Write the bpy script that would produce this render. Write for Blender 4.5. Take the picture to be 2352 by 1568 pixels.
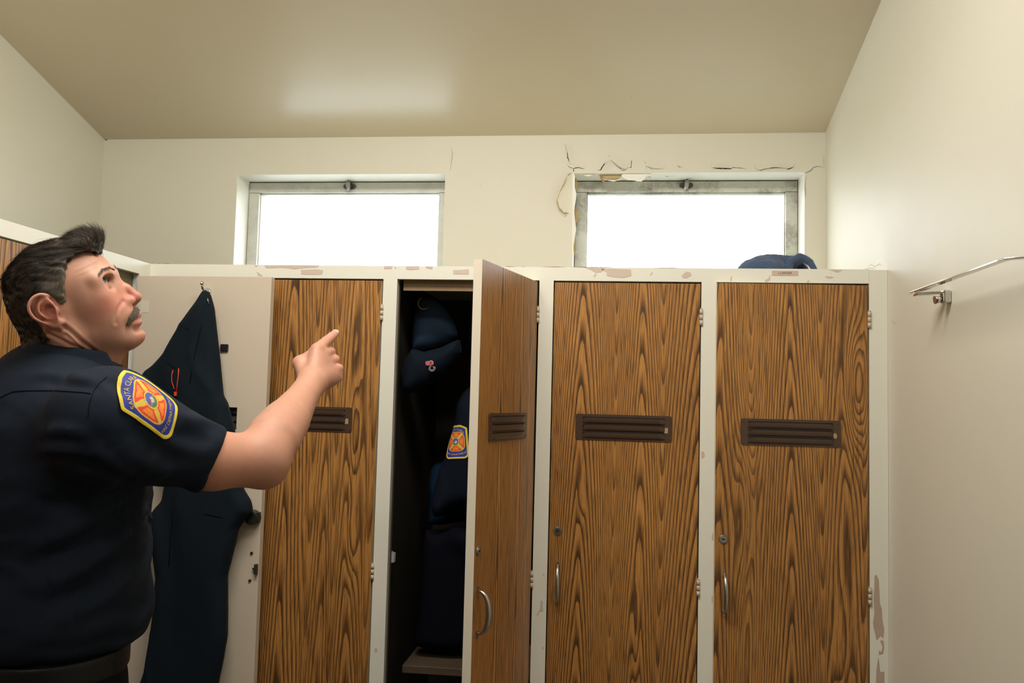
import bpy, bmesh, math, random
import numpy as np
from mathutils import Vector, Matrix
random.seed(7)
sc = bpy.context.scene
for o in list(bpy.data.objects): bpy.data.objects.remove(o, do_unlink=True)
COL = sc.collection
# ---------------------------------------------------------------- camera
CAM = np.array([0.0, -2.24, 1.5])
CR = np.array([0.99312054, 0.1142631, 0.02560347])
CU = np.array([-0.01765712, -0.07002236, 0.99738914])
CF = np.array([-0.11575759, 0.99097972, 0.06752308])
FOC = 1993.12
cd = bpy.data.cameras.new('camera'); cam = bpy.data.objects.new('camera', cd); COL.objects.link(cam)
cd.sensor_width = 36.0; cd.lens = FOC / 2352 * 36.0; cd.clip_start = 0.02; cd.clip_end = 100
cam.matrix_world = Matrix(((CR[0], CU[0], -CF[0], CAM[0]), (CR[1], CU[1], -CF[1], CAM[1]), (CR[2], CU[2], -CF[2], CAM[2]), (0, 0, 0, 1)))
sc.camera = cam
# ---------------------------------------------------------------- view, sky and lights
sc.view_settings.view_transform = 'Standard'; sc.view_settings.look = 'None'
sc.view_settings.exposure = 0.0; sc.view_settings.gamma = 1.0; sc.view_settings.use_curve_mapping = False
w = bpy.data.worlds.new('overcast_sky'); sc.world = w; w.use_nodes = True
bg = w.node_tree.nodes['Background']; bg.inputs[0].default_value = (0.90, 0.96, 1.0, 1); bg.inputs[1].default_value = 6.5
def area_light(name, loc, rot, sx, sy, power, col, spread=math.pi):
    l = bpy.data.lights.new(name, 'AREA'); l.shape = 'RECTANGLE'; l.size = sx; l.size_y = sy; l.energy = power; l.color = col; l.spread = spread
    o = bpy.data.objects.new(name, l); COL.objects.link(o); o.location = loc; o.rotation_euler = rot; return o
# fluorescent troffer on the ceiling; the second lamp is an added fill
area_light('ceiling_or_fill_lamp', (-0.45, -0.98, 2.76), (math.radians(15), 0, 0), 1.2, 0.35, 29, (1.0, 0.955, 0.865))
area_light('ceiling_or_fill_lamp', (-0.60, -3.00, 3.20), (math.radians(15), 0, 0), 1.2, 0.35, 17, (1.0, 0.955, 0.865))  # added fill behind the camera to lift the face, no fixture known
# portals let the sky in through the two windows
for x0, x1 in ((-1.325, -0.58), (-0.14, 0.612)):
    p = area_light('window_portal', ((x0 + x1) / 2, 0.80, 2.085), (math.radians(-90), 0, 0), x1 - x0, 0.37, 1, (1, 1, 1)); p.data.cycles.is_portal = True
# ---------------------------------------------------------------- geometry of the place (metres)
XL = -1.2685; XR = 0.677; YB = 0.638; ZTOP = 1.849; ZRAIL = 1.8137; XLW = -1.832; YF = -4.2
X1, X2, X3, X4, X5, X6, X7 = -0.6106, -0.5726, -0.1935, -0.1564, 0.2217, 0.2592, 0.6322
SLOPE = 0.2746
def zceil(y): return 2.3982 + SLOPE * (YB - y)
def ray(px, py): return CF + CR * (px - 1176) / FOC + CU * (784 - py) / FOC
def on_plane(px, py, ax, val):
    v = ray(px, py); return CAM + v * (val - CAM[ax]) / v[ax]
def at_depth(px, py, d): return CAM + ray(px, py) * d
# ---------------------------------------------------------------- object helpers
def tag(o, label=None, cat=None, group=None, kind=None):
    if label: o['label'] = label
    if cat: o['category'] = cat
    if group: o['group'] = group
    if kind: o['kind'] = kind
    return o
def link(name, me, mats=(), parent=None, loc=None, rot=None):
    o = bpy.data.objects.new(name, me); COL.objects.link(o)
    for m in mats if isinstance(mats, (list, tuple)) else [mats]: me.materials.append(m)
    if parent is not None: o.parent = parent
    if loc is not None: o.location = loc
    if rot is not None: o.rotation_euler = rot
    return o
def bm_obj(name, bm, mats, parent=None, loc=None, rot=None, smooth=False):
    me = bpy.data.meshes.new(name); bm.normal_update(); bm.to_mesh(me); bm.free()
    if smooth: me.shade_smooth()
    return link(name, me, mats, parent, loc, rot)
def struct(o): o['kind'] = 'structure'; return o
def box(bm, x0, x1, y0, y1, z0, z1, mi=0):
    vs = [bm.verts.new((x, y, z)) for z in (z0, z1) for y in (y0, y1) for x in (x0, x1)]
    fs = []
    for f in ((0, 2, 3, 1), (4, 5, 7, 6), (0, 1, 5, 4), (2, 6, 7, 3), (0, 4, 6, 2), (1, 3, 7, 5)):
        q = bm.faces.new([vs[i] for i in f]); q.material_index = mi; fs.append(q)
    return fs
def bevel(bm, w=0.001, seg=2):
    bmesh.ops.bevel(bm, geom=list(bm.edges), offset=w, segments=seg, profile=0.5, affect='EDGES', clamp_overlap=True)
def cyl(bm, a, b, r, n=20, r2=None, mi=0, cap=True):
    a = Vector(a); b = Vector(b); d = (b - a).normalized(); r2 = r if r2 is None else r2
    t = Vector((0, 0, 1)) if abs(d.z) < 0.9 else Vector((1, 0, 0)); u = d.cross(t).normalized(); v = d.cross(u)
    ra = [bm.verts.new(a + (u * math.cos(k * 2 * math.pi / n) + v * math.sin(k * 2 * math.pi / n)) * r) for k in range(n)]
    rb = [bm.verts.new(b + (u * math.cos(k * 2 * math.pi / n) + v * math.sin(k * 2 * math.pi / n)) * r2) for k in range(n)]
    for k in range(n):
        f = bm.faces.new((ra[k], ra[(k + 1) % n], rb[(k + 1) % n], rb[k])); f.material_index = mi; f.smooth = True
    if cap:
        for q in (ra[::-1], rb): bm.faces.new(q).material_index = mi
def tube(bm, pts, rad, n=8, mi=0, flat=1.0, up=None):
    pts = [Vector(p) for p in pts]; rings = []
    rr = rad if isinstance(rad, (list, tuple, np.ndarray)) else [rad] * len(pts)
    pu = None
    for i, p in enumerate(pts):
        d = (pts[min(i + 1, len(pts) - 1)] - pts[max(i - 1, 0)]).normalized()
        if up is not None: u = d.cross(Vector(up)).normalized()
        elif pu is None: u = d.orthogonal().normalized()
        else: u = (pu - d * pu.dot(d)).normalized()
        pu = u; v = d.cross(u)
        rings.append([bm.verts.new(p + (u * math.cos(k * 2 * math.pi / n) + v * math.sin(k * 2 * math.pi / n) * flat) * rr[i]) for k in range(n)])
    for a, b in zip(rings, rings[1:]):
        for k in range(n):
            f = bm.faces.new((a[k], a[(k + 1) % n], b[(k + 1) % n], b[k])); f.smooth = True; f.material_index = mi
    for q in (rings[0][::-1], rings[-1]): bm.faces.new(q).material_index = mi
def poly_slab(bm, pts, ext, mi=0):
    """closed polygon (3-D points) extruded by the vector ext"""
    e = Vector(ext); a = [bm.verts.new(Vector(p)) for p in pts]; b = [bm.verts.new(Vector(p) + e) for p in pts]
    fs = [bm.faces.new(a), bm.faces.new(b[::-1])]
    n = len(pts)
    for k in range(n): fs.append(bm.faces.new((a[(k + 1) % n], a[k], b[k], b[(k + 1) % n])))
    for f in fs: f.material_index = mi
    bmesh.ops.recalc_face_normals(bm, faces=fs)
    return fs
def np_mesh(name, V, F, smooth=True):
    me = bpy.data.meshes.new(name); me.vertices.add(len(V)); me.vertices.foreach_set('co', np.asarray(V, np.float32).ravel())
    F = np.asarray(F, np.int32); k = F.shape[1]
    me.loops.add(F.size); me.loops.foreach_set('vertex_index', F.ravel())
    me.polygons.add(len(F)); me.polygons.foreach_set('loop_start', np.arange(0, F.size, k, dtype=np.int32))
    me.update(calc_edges=True); me.validate()
    if smooth: me.shade_smooth()
    return me
def set_col(me, C):
    a = me.color_attributes.new('Col', 'FLOAT_COLOR', 'POINT')
    A = np.ones((len(me.vertices), 4), np.float32); A[:, :3] = C; a.data.foreach_set('color', A.ravel())
def text_mesh(s, size, align='CENTER'):
    c = bpy.data.curves.new('lettering', 'FONT'); c.body = s; c.size = size; c.align_x = align; c.align_y = 'CENTER'; c.resolution_u = 3
    o = bpy.data.objects.new('lettering', c); COL.objects.link(o)
    me = bpy.data.meshes.new_from_object(o.evaluated_get(bpy.context.evaluated_depsgraph_get()))
    bpy.data.objects.remove(o, do_unlink=True); return me
# ---------------------------------------------------------------- node helpers
def srgb(r, g, b):
    f = lambda c: (c / 255 / 12.92) if c / 255 <= 0.04045 else ((c / 255 + 0.055) / 1.055) ** 2.4
    return (f(r), f(g), f(b), 1)
class NT:
    def __init__(s, name):
        s.m = bpy.data.materials.new(name); s.m.use_nodes = True; s.t = s.m.node_tree; s.b = s.t.nodes['Principled BSDF']; s.out = s.t.nodes['Material Output']
    def n(s, typ, **kw):
        q = s.t.nodes.new(typ)
        for k, v in kw.items(): setattr(q, k, v)
        return q
    def set(s, sock, v):
        if isinstance(v, bpy.types.NodeSocket): s.t.links.new(v, sock)
        else: sock.default_value = v
    def math(s, op, a, b=None, c=None, clamp=False):
        q = s.n('ShaderNodeMath', operation=op); q.use_clamp = clamp
        for i, v in enumerate((a, b, c)):
            if v is not None: s.set(q.inputs[i], v)
        return q.outputs[0]
    def coords(s, kind='Object', scale=(1, 1, 1), loc=(0, 0, 0)):
        c = s.n('ShaderNodeTexCoord'); mp = s.n('ShaderNodeMapping'); s.t.links.new(c.outputs[kind], mp.inputs[0])
        mp.inputs['Scale'].default_value = scale; mp.inputs['Location'].default_value = loc; return mp.outputs[0]
    def noise(s, vec, scale, detail=2, rough=0.5, dist=0):
        q = s.n('ShaderNodeTexNoise'); s.t.links.new(vec, q.inputs['Vector']); q.inputs['Scale'].default_value = scale
        q.inputs['Detail'].default_value = detail; q.inputs['Roughness'].default_value = rough; q.inputs['Distortion'].default_value = dist; return q.outputs[0]
    def ramp(s, fac, stops, interp='LINEAR'):
        q = s.n('ShaderNodeValToRGB'); q.color_ramp.interpolation = interp; s.set(q.inputs[0], fac)
        el = q.color_ramp.elements
        while len(el) > 1: el.remove(el[-1])
        el[0].position, el[0].color = stops[0]
        for p, c in stops[1:]: e = el.new(p); e.color = c
        return q.outputs[0]
    def mix(s, fac, a, b, blend='MIX'):
        q = s.n('ShaderNodeMix', data_type='RGBA', blend_type=blend); s.set(q.inputs[0], fac); s.set(q.inputs[6], a); s.set(q.inputs[7], b); return q.outputs[2]
    def bump(s, h, strength=0.2, dist=0.001):
        q = s.n('ShaderNodeBump'); q.inputs['Strength'].default_value = strength; q.inputs['Distance'].default_value = dist; s.t.links.new(h, q.inputs['Height']); s.t.links.new(q.outputs[0], s.b.inputs['Normal'])
    def col(s, v): s.set(s.b.inputs['Base Color'], v)
    def p(s, **kw):
        for k, v in kw.items(): s.set(s.b.inputs[k.replace('_', ' ')], v)
def simple(name, col, rough=0.5, metal=0.0, var=0.0, vscale=30, bump=0.0, bscale=400, **kw):
    m = NT(name); c = m.coords()
    if var: m.col(m.mix(m.noise(c, vscale, 3), tuple(v * (1 - var) for v in col[:3]) + (1,), tuple(min(1, v * (1 + var)) for v in col[:3]) + (1,)))
    else: m.col(col)
    m.p(Roughness=rough, Metallic=metal, **kw)
    if bump: m.bump(m.noise(c, bscale, 3), bump, 0.0006)
    return m.m
M = {}
def paint(name, col, rough=0.42, stain=0.03, bmp=0.06):
    m = NT(name); c = m.coords()
    n1 = m.noise(c, 1.6, 4, 0.55); n2 = m.noise(c, 14, 4, 0.6)
    a = m.mix(m.math('MULTIPLY', n1, 1.0), tuple(v * (1 - stain) for v in col[:3]) + (1,), tuple(min(1, v * (1 + stain)) for v in col[:3]) + (1,))
    sp = m.math('GREATER_THAN', m.noise(c, 38, 2, 0.5), 0.80)
    m.col(m.mix(m.math('MULTIPLY', sp, 0.25), a, (0.35, 0.27, 0.17, 1)))
    m.p(Roughness=m.math('ADD', m.math('MULTIPLY', n2, 0.10), rough - 0.05)) if bmp > 0.03 else m.p(Roughness=rough)
    m.bump(m.math('ADD', m.noise(c, 220, 3), m.math('MULTIPLY', n2, 1.5)), bmp, 0.0010)
    return m.m
M['wall'] = paint('cream_wall_paint', (0.71, 0.68, 0.575, 1), 0.50)
M['ceiling'] = paint('glossy_ceiling_paint', (0.62, 0.55, 0.40, 1), 0.27, 0.03, 0.02)
M['trim'] = paint('window_lit_reveal_paint', (0.80, 0.79, 0.72, 1), 0.4)  # wall paint made whiter to carry the light from the windows
M['wall'].node_tree.nodes['Principled BSDF'].inputs['Specular IOR Level'].default_value = 0.32
M['floor'] = simple('grey_vinyl_floor', (0.085, 0.07, 0.055, 1), 0.4, var=0.2, vscale=6)
M['frame'] = paint('chipped_cream_cabinet_paint', (0.77, 0.755, 0.66, 1), 0.40, 0.02)
M['doorpaint'] = paint('beige_primer_paint', (0.62, 0.53, 0.42, 1), 0.5, 0.02)
M['edge'] = paint('cream_door_edge_paint', (0.72, 0.65, 0.53, 1), 0.45, 0.02)
M['primer'] = simple('pink_beige_undercoat', (0.60, 0.485, 0.405, 1), 0.6, var=0.05, vscale=60)
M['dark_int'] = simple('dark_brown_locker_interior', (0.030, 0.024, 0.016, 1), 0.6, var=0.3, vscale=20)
M['tan_wood'] = simple('tan_bare_wood', (0.26, 0.17, 0.09, 1), 0.6, var=0.15, vscale=40)
M['black'] = simple('black_cracks_and_gaps', (0.012, 0.010, 0.008, 1), 0.9)
M['chrome'] = simple('chrome', (0.62, 0.62, 0.60, 1), 0.12, 1.0)
M['dull_chrome'] = simple('brushed_chrome', (0.50, 0.50, 0.48, 1), 0.28, 1.0)
M['steel'] = simple('dull_steel', (0.33, 0.33, 0.31, 1), 0.4, 0.9)
M['darkmetal'] = simple('dark_metal', (0.10, 0.105, 0.10, 1), 0.28, 0.8)
M['brownmetal'] = simple('brown_enamelled_metal', (0.070, 0.041, 0.026, 1), 0.32, 0.0, var=0.12, vscale=50)
M['residue'] = simple('tan_sticker_residue', (0.42, 0.26, 0.12, 1), 0.6)
M['hinge'] = simple('painted_hinge', (0.52, 0.45, 0.36, 1), 0.45, 0.0, var=0.2, vscale=300)
M['brass'] = simple('worn_brass', (0.42, 0.36, 0.16, 1), 0.35, 0.9)
M['inkblack'] = simple('black_ink', (0.03, 0.03, 0.03, 1), 0.6)
M['rubber'] = simple('black_plastic', (0.012, 0.013, 0.014, 1), 0.4)
M['orange'] = simple('orange_red_cord', (0.75, 0.06, 0.02, 1), 0.5)
# aluminium window frames, the second one dirtier
def alu(name, dirt):
    m = NT(name); c = m.coords(); n1 = m.noise(c, 9, 6, 0.7); n2 = m.noise(m.coords(scale=(1, 1, 1)), 60, 4, 0.7)
    d = m.math('MULTIPLY', m.math('SUBTRACT', n1, 0.47, clamp=True), dirt * 6, clamp=True)
    base = m.mix(n2, (0.52, 0.525, 0.47, 1), (0.62, 0.62, 0.56, 1))
    m.col(m.mix(m.math('MULTIPLY', d, m.math('MULTIPLY_ADD', n2, 1.2, 0.2), clamp=True), base, (0.20, 0.185, 0.14, 1)))
    m.p(Roughness=0.5, Metallic=0.15); m.bump(n2, 0.1, 0.0005); return m.m
M['alu'] = alu('aluminium_frame', 0.35); M['alu_dirty'] = alu('dirty_aluminium_frame', 1.0)
g = NT('window_glass'); tr = g.n('ShaderNodeBsdfTransparent'); gl = g.n('ShaderNodeBsdfGlossy'); gl.inputs['Roughness'].default_value = 0.05; mx = g.n('ShaderNodeMixShader'); mx.inputs[0].default_value = 0.06
g.t.links.new(tr.outputs[0], mx.inputs[1]); g.t.links.new(gl.outputs[0], mx.inputs[2]); g.t.links.new(mx.outputs[0], g.out.inputs[0]); M['glass'] = g.m
# oak-look laminate: growth rings drawn as contour lines of a height field
def cath(*cs):
    """ring profile across a door: cones round each cathedral centre (centre, offset, steepness)"""
    return [(u / 40, min(a + k * (abs(u / 40 - c) / 0.17) ** 1.5 for c, a, k in cs)) for u in range(41)]
def wood(name, w, P, bumps=(), B=9.0, amp=9.0, seed=0, tint=1.0, nz=1.0, knots=()):
    m = NT(name); tc = m.n('ShaderNodeTexCoord'); sx = m.n('ShaderNodeSeparateXYZ'); m.t.links.new(tc.outputs['Object'], sx.inputs[0])
    x, z = sx.outputs[0], sx.outputs[2]
    v1 = m.n('ShaderNodeCombineXYZ'); m.set(v1.inputs[0], m.math('MULTIPLY', x, 9.0)); m.set(v1.inputs[1], float(seed * 7.3)); m.set(v1.inputs[2], m.math('MULTIPLY', z, 0.85))
    n1 = m.noise(v1.outputs[0], 1.0, 1.5, 0.5)
    v2 = m.n('ShaderNodeCombineXYZ'); m.set(v2.inputs[0], m.math('MULTIPLY', x, 60.0)); m.set(v2.inputs[1], float(seed * 3.1)); m.set(v2.inputs[2], m.math('MULTIPLY', z, 3.2))
    n2 = m.noise(v2.outputs[0], 1.0, 2.0, 0.6)
    v3 = m.n('ShaderNodeCombineXYZ'); m.set(v3.inputs[0], m.math('MULTIPLY', x, 340.0)); m.set(v3.inputs[1], float(seed)); m.set(v3.inputs[2], m.math('MULTIPLY', z, 14.0))
    n3 = m.noise(v3.outputs[0], 1.0, 2.0, 0.6)
    u = m.math('MULTIPLY_ADD', x, 1.0 / w, 1.0)
    u = m.math('ADD', u, m.math('MULTIPLY', m.math('SUBTRACT', n1, 0.5), 0.10 * nz))
    fc = m.n('ShaderNodeFloatCurve'); cu = fc.mapping.curves[0]; pm = max(p[1] for p in P) or 1
    cu.points[0].location = (P[0][0], P[0][1] / pm); cu.points[1].location = (P[-1][0], P[-1][1] / pm)
    for q in P[1:-1]: cu.points.new(q[0], q[1] / pm)
    fc.mapping.update(); m.set(fc.inputs[1], u)
    F = m.math('MULTIPLY_ADD', fc.outputs[0], float(pm) * amp / 9.0, m.math('MULTIPLY', z, float(B)))
    F = m.math('ADD', F, m.math('MULTIPLY', n1, 2.6 * nz)); F = m.math('ADD', F, m.math('MULTIPLY', n2, 0.32))
    F = m.math('ADD', F, m.math('MULTIPLY', n3, 0.16))
    for bx, bz, rx, rz, a in bumps:
        q = m.math('ADD', m.math('POWER', m.math('DIVIDE', m.math('SUBTRACT', x, bx), rx), 2.0), m.math('POWER', m.math('DIVIDE', m.math('SUBTRACT', z, bz), rz), 2.0))
        F = m.math('ADD', F, m.math('MULTIPLY', m.math('EXPONENT', m.math('MULTIPLY', q, -1.0)), a))
    t = m.math('FRACT', F)
    L = lambda c: tuple(v * tint for v in c) + (1,)
    light, mid, dark = L((0.450, 0.212, 0.056)), L((0.262, 0.118, 0.033)), L((0.082, 0.038, 0.013))
    ring = m.ramp(t, [(0.0, mid), (0.04, dark), (0.14, dark), (0.36, mid), (0.60, light), (1.0, light)])
    avg = tuple(0.52 * a + 0.34 * b + 0.14 * c for a, b, c in zip(light, mid, dark))
    ring = m.mix(m.math('MULTIPLY', m.math('POWER', fc.outputs[0], 0.8), 0.40, clamp=True), ring, avg)
    pore = m.ramp(n3, [(0.32, (0.48, 0.45, 0.42, 1)), (0.50, (1, 1, 1, 1)), (0.72, (1.15, 1.14, 1.1, 1))])
    c1 = m.mix(1.0, ring, pore, 'MULTIPLY')
    big = m.noise(m.coords(scale=(3, 1, 1.2), loc=(seed, 0, 0)), 2.0, 2)
    m.col(m.mix(1.0, c1, m.ramp(big, [(0.3, (0.86, 0.84, 0.82, 1)), (0.7, (1.10, 1.10, 1.06, 1))]), 'MULTIPLY'))
    m.p(Roughness=0.40); m.bump(n3, 0.05, 0.0004)
    return m.m
# ---------------------------------------------------------------- implicit surfaces -> meshes (sparse surface nets)
def smin(a, b, k):
    h = np.maximum(k - np.abs(a - b), 0) / k; return np.minimum(a, b) - h * h * k * 0.25
def smax(a, b, k): return -smin(-a, -b, k)
def s_sph(P, c, r): return np.linalg.norm(P - np.asarray(c), axis=1) - r
def s_ell(P, c, r, Rm=None):
    q = P - np.asarray(c)
    if Rm is not None: q = q @ Rm          # columns of Rm = local axes
    r = np.asarray(r); k0 = np.linalg.norm(q / r, axis=1); k1 = np.linalg.norm(q / (r * r), axis=1) + 1e-9
    return k0 * (k0 - 1) / k1
def s_cap(P, a, b, ra, rb=None):
    rb = ra if rb is None else rb; a = np.asarray(a, float); b = np.asarray(b, float); ab = b - a
    t = np.clip((P - a) @ ab / (ab @ ab), 0, 1); return np.linalg.norm(P - a - t[:, None] * ab, axis=1) - (ra + (rb - ra) * t)
def s_ecap(P, a, b, ra, rb, ax, sq):
    """capsule whose section is squeezed by factor sq along the unit vector ax"""
    a = np.asarray(a, float); b = np.asarray(b, float); ax = np.asarray(ax, float); ab = b - a
    t = np.clip((P - a) @ ab / (ab @ ab), 0, 1); d = P - a - t[:, None] * ab; c = d @ ax
    d = d + np.outer(c * (1 / sq - 1), ax); return (np.linalg.norm(d, axis=1) - (ra + (rb - ra) * t)) * min(1, sq)
def s_chain(P, pts, rad, k=0.0):
    d = None
    for i in range(len(pts) - 1):
        e = s_cap(P, pts[i], pts[i + 1], rad[i], rad[i + 1]); d = e if d is None else (smin(d, e, k) if k else np.minimum(d, e))
    return d
def poly_sd(X, Z, poly):
    d = np.full(X.shape, 1e9); s = np.ones(X.shape); n = len(poly)
    for i in range(n):
        ax, az = poly[i]; bx, bz = poly[i - 1]; ex, ez = bx - ax, bz - az; wx, wz = X - ax, Z - az
        t = np.clip((wx * ex + wz * ez) / (ex * ex + ez * ez + 1e-12), 0, 1); dx, dz = wx - ex * t, wz - ez * t
        d = np.minimum(d, dx * dx + dz * dz)
        c1 = Z >= az; c2 = Z < bz; c3 = ex * wz > ez * wx; a3 = c1 & c2 & c3; n3 = ~c1 & ~c2 & ~c3
        s = np.where(a3 | n3, -s, s)
    return s * np.sqrt(d)
def s_slab(X, Z, Y, poly, w, r):
    """polygon in X,Z inflated along Y to half width w with edge rounding r"""
    s = poly_sd(X, Z, poly) + r; y = np.abs(Y) - (w - r)
    return np.sqrt(np.maximum(s, 0) ** 2 + np.maximum(y, 0) ** 2) + np.minimum(np.maximum(s, y), 0) - r
def hash3(i, j, k, seed):
    h = (i.astype(np.int64) * 374761393 + j.astype(np.int64) * 668265263 + k.astype(np.int64) * 2147483647 + seed * 974711) & 0xffffffff
    h = ((h ^ (h >> 13)) * 1274126177) & 0xffffffff; return ((h ^ (h >> 16)) & 0xffff) / 65535.0
def vnoise(P, seed=0):
    I = np.floor(P); f = P - I; f = f * f * (3 - 2 * f); I = I.astype(np.int64); r = 0
    for dx in (0, 1):
        for dy in (0, 1):
            for dz in (0, 1):
                w = (f[:, 0] if dx else 1 - f[:, 0]) * (f[:, 1] if dy else 1 - f[:, 1]) * (f[:, 2] if dz else 1 - f[:, 2])
                r = r + w * hash3(I[:, 0] + dx, I[:, 1] + dy, I[:, 2] + dz, seed)
    return r * 2 - 1
def iso_mesh(f, lo, hi, h, B=12, slack=1.6, chunk=160):
    lo = np.asarray(lo, float); hi = np.asarray(hi, float); nb = np.ceil((hi - lo) / (B * h)).astype(int)
    gi = np.stack(np.meshgrid(*[np.arange(n) for n in nb], indexing='ij'), -1).reshape(-1, 3)
    cen = lo + (gi + 0.5) * B * h; v = f(cen); act = gi[np.abs(v) < B * h * 0.87 * slack]
    Nx, Ny, Nz = (nb * B + 3)
    key = lambda c: ((c[..., 0] + 1) * (Ny + 2) + c[..., 1] + 1) * (Nz + 2) + c[..., 2] + 1
    s = np.arange(B + 1); off = np.stack(np.meshgrid(s, s, s, indexing='ij'), -1)
    K, VV, Q = [], [], []
    for c0 in range(0, len(act), chunk):
        a = act[c0:c0 + chunk]; idx = a[:, None, None, None, :] * B + off[None]
        val = f((lo + idx.reshape(-1, 3) * h)).reshape(idx.shape[:-1])
        sg = val < 0
        # vertices
        cs = sum(sg[:, i:B + i, j:B + j, k:B + k].astype(np.int8) for i in (0, 1) for j in (0, 1) for k in (0, 1))
        w = np.argwhere((cs > 0) & (cs < 8))
        if len(w) == 0: continue
        acc = np.zeros((len(w), 3)); cnt = np.zeros(len(w))
        corner = {}
        for i in (0, 1):
            for j in (0, 1):
                for k in (0, 1): corner[i, j, k] = val[w[:, 0], w[:, 1] + i, w[:, 2] + j, w[:, 3] + k]
        for p in corner:
            for ax in range(3):
                if p[ax] == 0:
                    q = list(p); q[ax] = 1; q = tuple(q); A, Bv = corner[p], corner[q]; m = (A < 0) != (Bv < 0)
                    t = np.where(m, A / np.where(m, A - Bv, 1), 0); e = np.tile(np.array(p, float), (len(w), 1)); e[:, ax] += t
                    acc += e * m[:, None]; cnt += m
        gc = a[w[:, 0]] * B + w[:, 1:]
        K.append(key(gc)); VV.append(lo + (gc + acc / cnt[:, None]) * h)
        for ax in range(3):
            sl0 = [slice(None), slice(0, B), slice(0, B), slice(0, B)]; sl1 = list(sl0); sl1[ax + 1] = slice(1, B + 1)
            A, Bv = sg[tuple(sl0)], sg[tuple(sl1)]; e = np.argwhere(A != Bv)
            if len(e) == 0: continue
            g = a[e[:, 0]] * B + e[:, 1:]; u = np.zeros(3, int); v2 = np.zeros(3, int); u[(ax + 1) % 3] = 1; v2[(ax + 2) % 3] = 1
            q = np.stack([key(g - u - v2), key(g - v2), key(g), key(g - u)], 1)
            fl = ~A[tuple(e.T)]; q[fl] = q[fl][:, ::-1]; Q.append(q)
    K = np.concatenate(K); VV = np.concatenate(VV); Q = np.concatenate(Q)
    o = np.argsort(K); K = K[o]; VV = VV[o]
    ix = np.clip(np.searchsorted(K, Q), 0, len(K) - 1); ok = (K[ix] == Q).all(1)
    return VV, ix[ok]
def sdf_obj(name, f, lo, hi, h, mats, parent=None, smooth_it=0, **kw):
    V, F = iso_mesh(f, lo, hi, h, **kw); me = np_mesh(name, V, F); return link(name, me, mats, parent)
def fabric(name, col, rough=0.85, weave=900, sheen=0.0, var=0.12, spec=0.08):
    m = NT(name); c = m.coords(); n1 = m.noise(c, weave, 2); n2 = m.noise(c, 18, 3)
    m.col(m.mix(m.math('ADD', m.math('MULTIPLY', n1, 0.5), m.math('MULTIPLY', n2, 0.5)), tuple(v * (1 - var * 2) for v in col) + (1,), tuple(v * (1 + var * 2) for v in col) + (1,)))
    m.p(Roughness=rough, Sheen_Weight=sheen, Sheen_Roughness=0.5, Specular_IOR_Level=spec); m.bump(n1, 0.15, 0.0006); return m.m
# ================================================================ the room
W1 = (-1.325, -0.580); W2 = (-0.140, 0.612); WZ0, WZ1 = 1.90, 2.268; REC = 0.10; TH = 0.16
def wall_mesh(name, fn, mats):
    bm = bmesh.new(); fn(bm); return struct(bm_obj(name, bm, mats))
def back_wall(bm):
    zt = zceil(YB) + 0.10; a, b = YB, YB + TH
    box(bm, XLW - 0.15, XR + 0.15, a, b, 0, WZ0)
    box(bm, XLW - 0.15, XR + 0.15, a, b, WZ1, zt)
    box(bm, XLW - 0.15, W1[0], a, b, WZ0, WZ1); box(bm, W1[1], W2[0], a, b, WZ0, WZ1); box(bm, W2[1], XR + 0.15, a, b, WZ0, WZ1)
wall_back = wall_mesh('wall_back', back_wall, M['wall'])
def side(bm, x0, x1):
    pts = [(x0, YF, 0), (x0, YB, 0), (x0, YB, zceil(YB) + 0.05), (x0, YF, zceil(YF) + 0.05)]
    poly_slab(bm, pts, (x1 - x0, 0, 0))
wall_left = wall_mesh('wall_left', lambda bm: side(bm, XLW, XLW - 0.12), M['wall'])
wall_right = wall_mesh('wall_right', lambda bm: side(bm, XR, XR + 0.12), M['wall'])
wall_mesh('wall_front', lambda bm: box(bm, XLW - 0.12, XR + 0.12, YF - 0.12, YF, 0, zceil(YF) + 0.1), simple('assumed_brown_wall', (0.20, 0.11, 0.05, 1), 0.5, var=0.2, vscale=5))  # unseen wall; brown surface assumed to hold down the bounced light
wall_mesh('floor', lambda bm: box(bm, XLW - 0.12, XR + 0.12, YF - 0.12, YB + TH, -0.08, 0), M['floor'])
def ceil_fn(bm):
    pts = [(XLW - 0.12, YF - 0.12, zceil(YF - 0.12)), (XLW - 0.12, YB + TH, zceil(YB + TH)), (XLW - 0.12, YB + TH, zceil(YB + TH) + 0.12), (XLW - 0.12, YF - 0.12, zceil(YF - 0.12) + 0.12)]
    poly_slab(bm, pts, (XR - XLW + 0.24, 0, 0))
wall_mesh('ceiling', ceil_fn, M['ceiling'])
# outside, unseen: ground kept dark, plus an added pale pad for the ceiling highlight
wall_mesh('ground', lambda bm: box(bm, -14, 14, YB + TH + 0.01, 26, -0.20, -0.10), simple('dark_unseen_ground', (0.05, 0.06, 0.035, 1), 0.9, var=0.4, vscale=3))
wall_mesh('reflection_pad', lambda bm: box(bm, -3.4, -0.75, YB + TH + 0.02, 7.5, -0.0999, -0.02), simple('pale_reflection_pad', (0.72, 0.74, 0.76, 1), 0.8))
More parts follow.
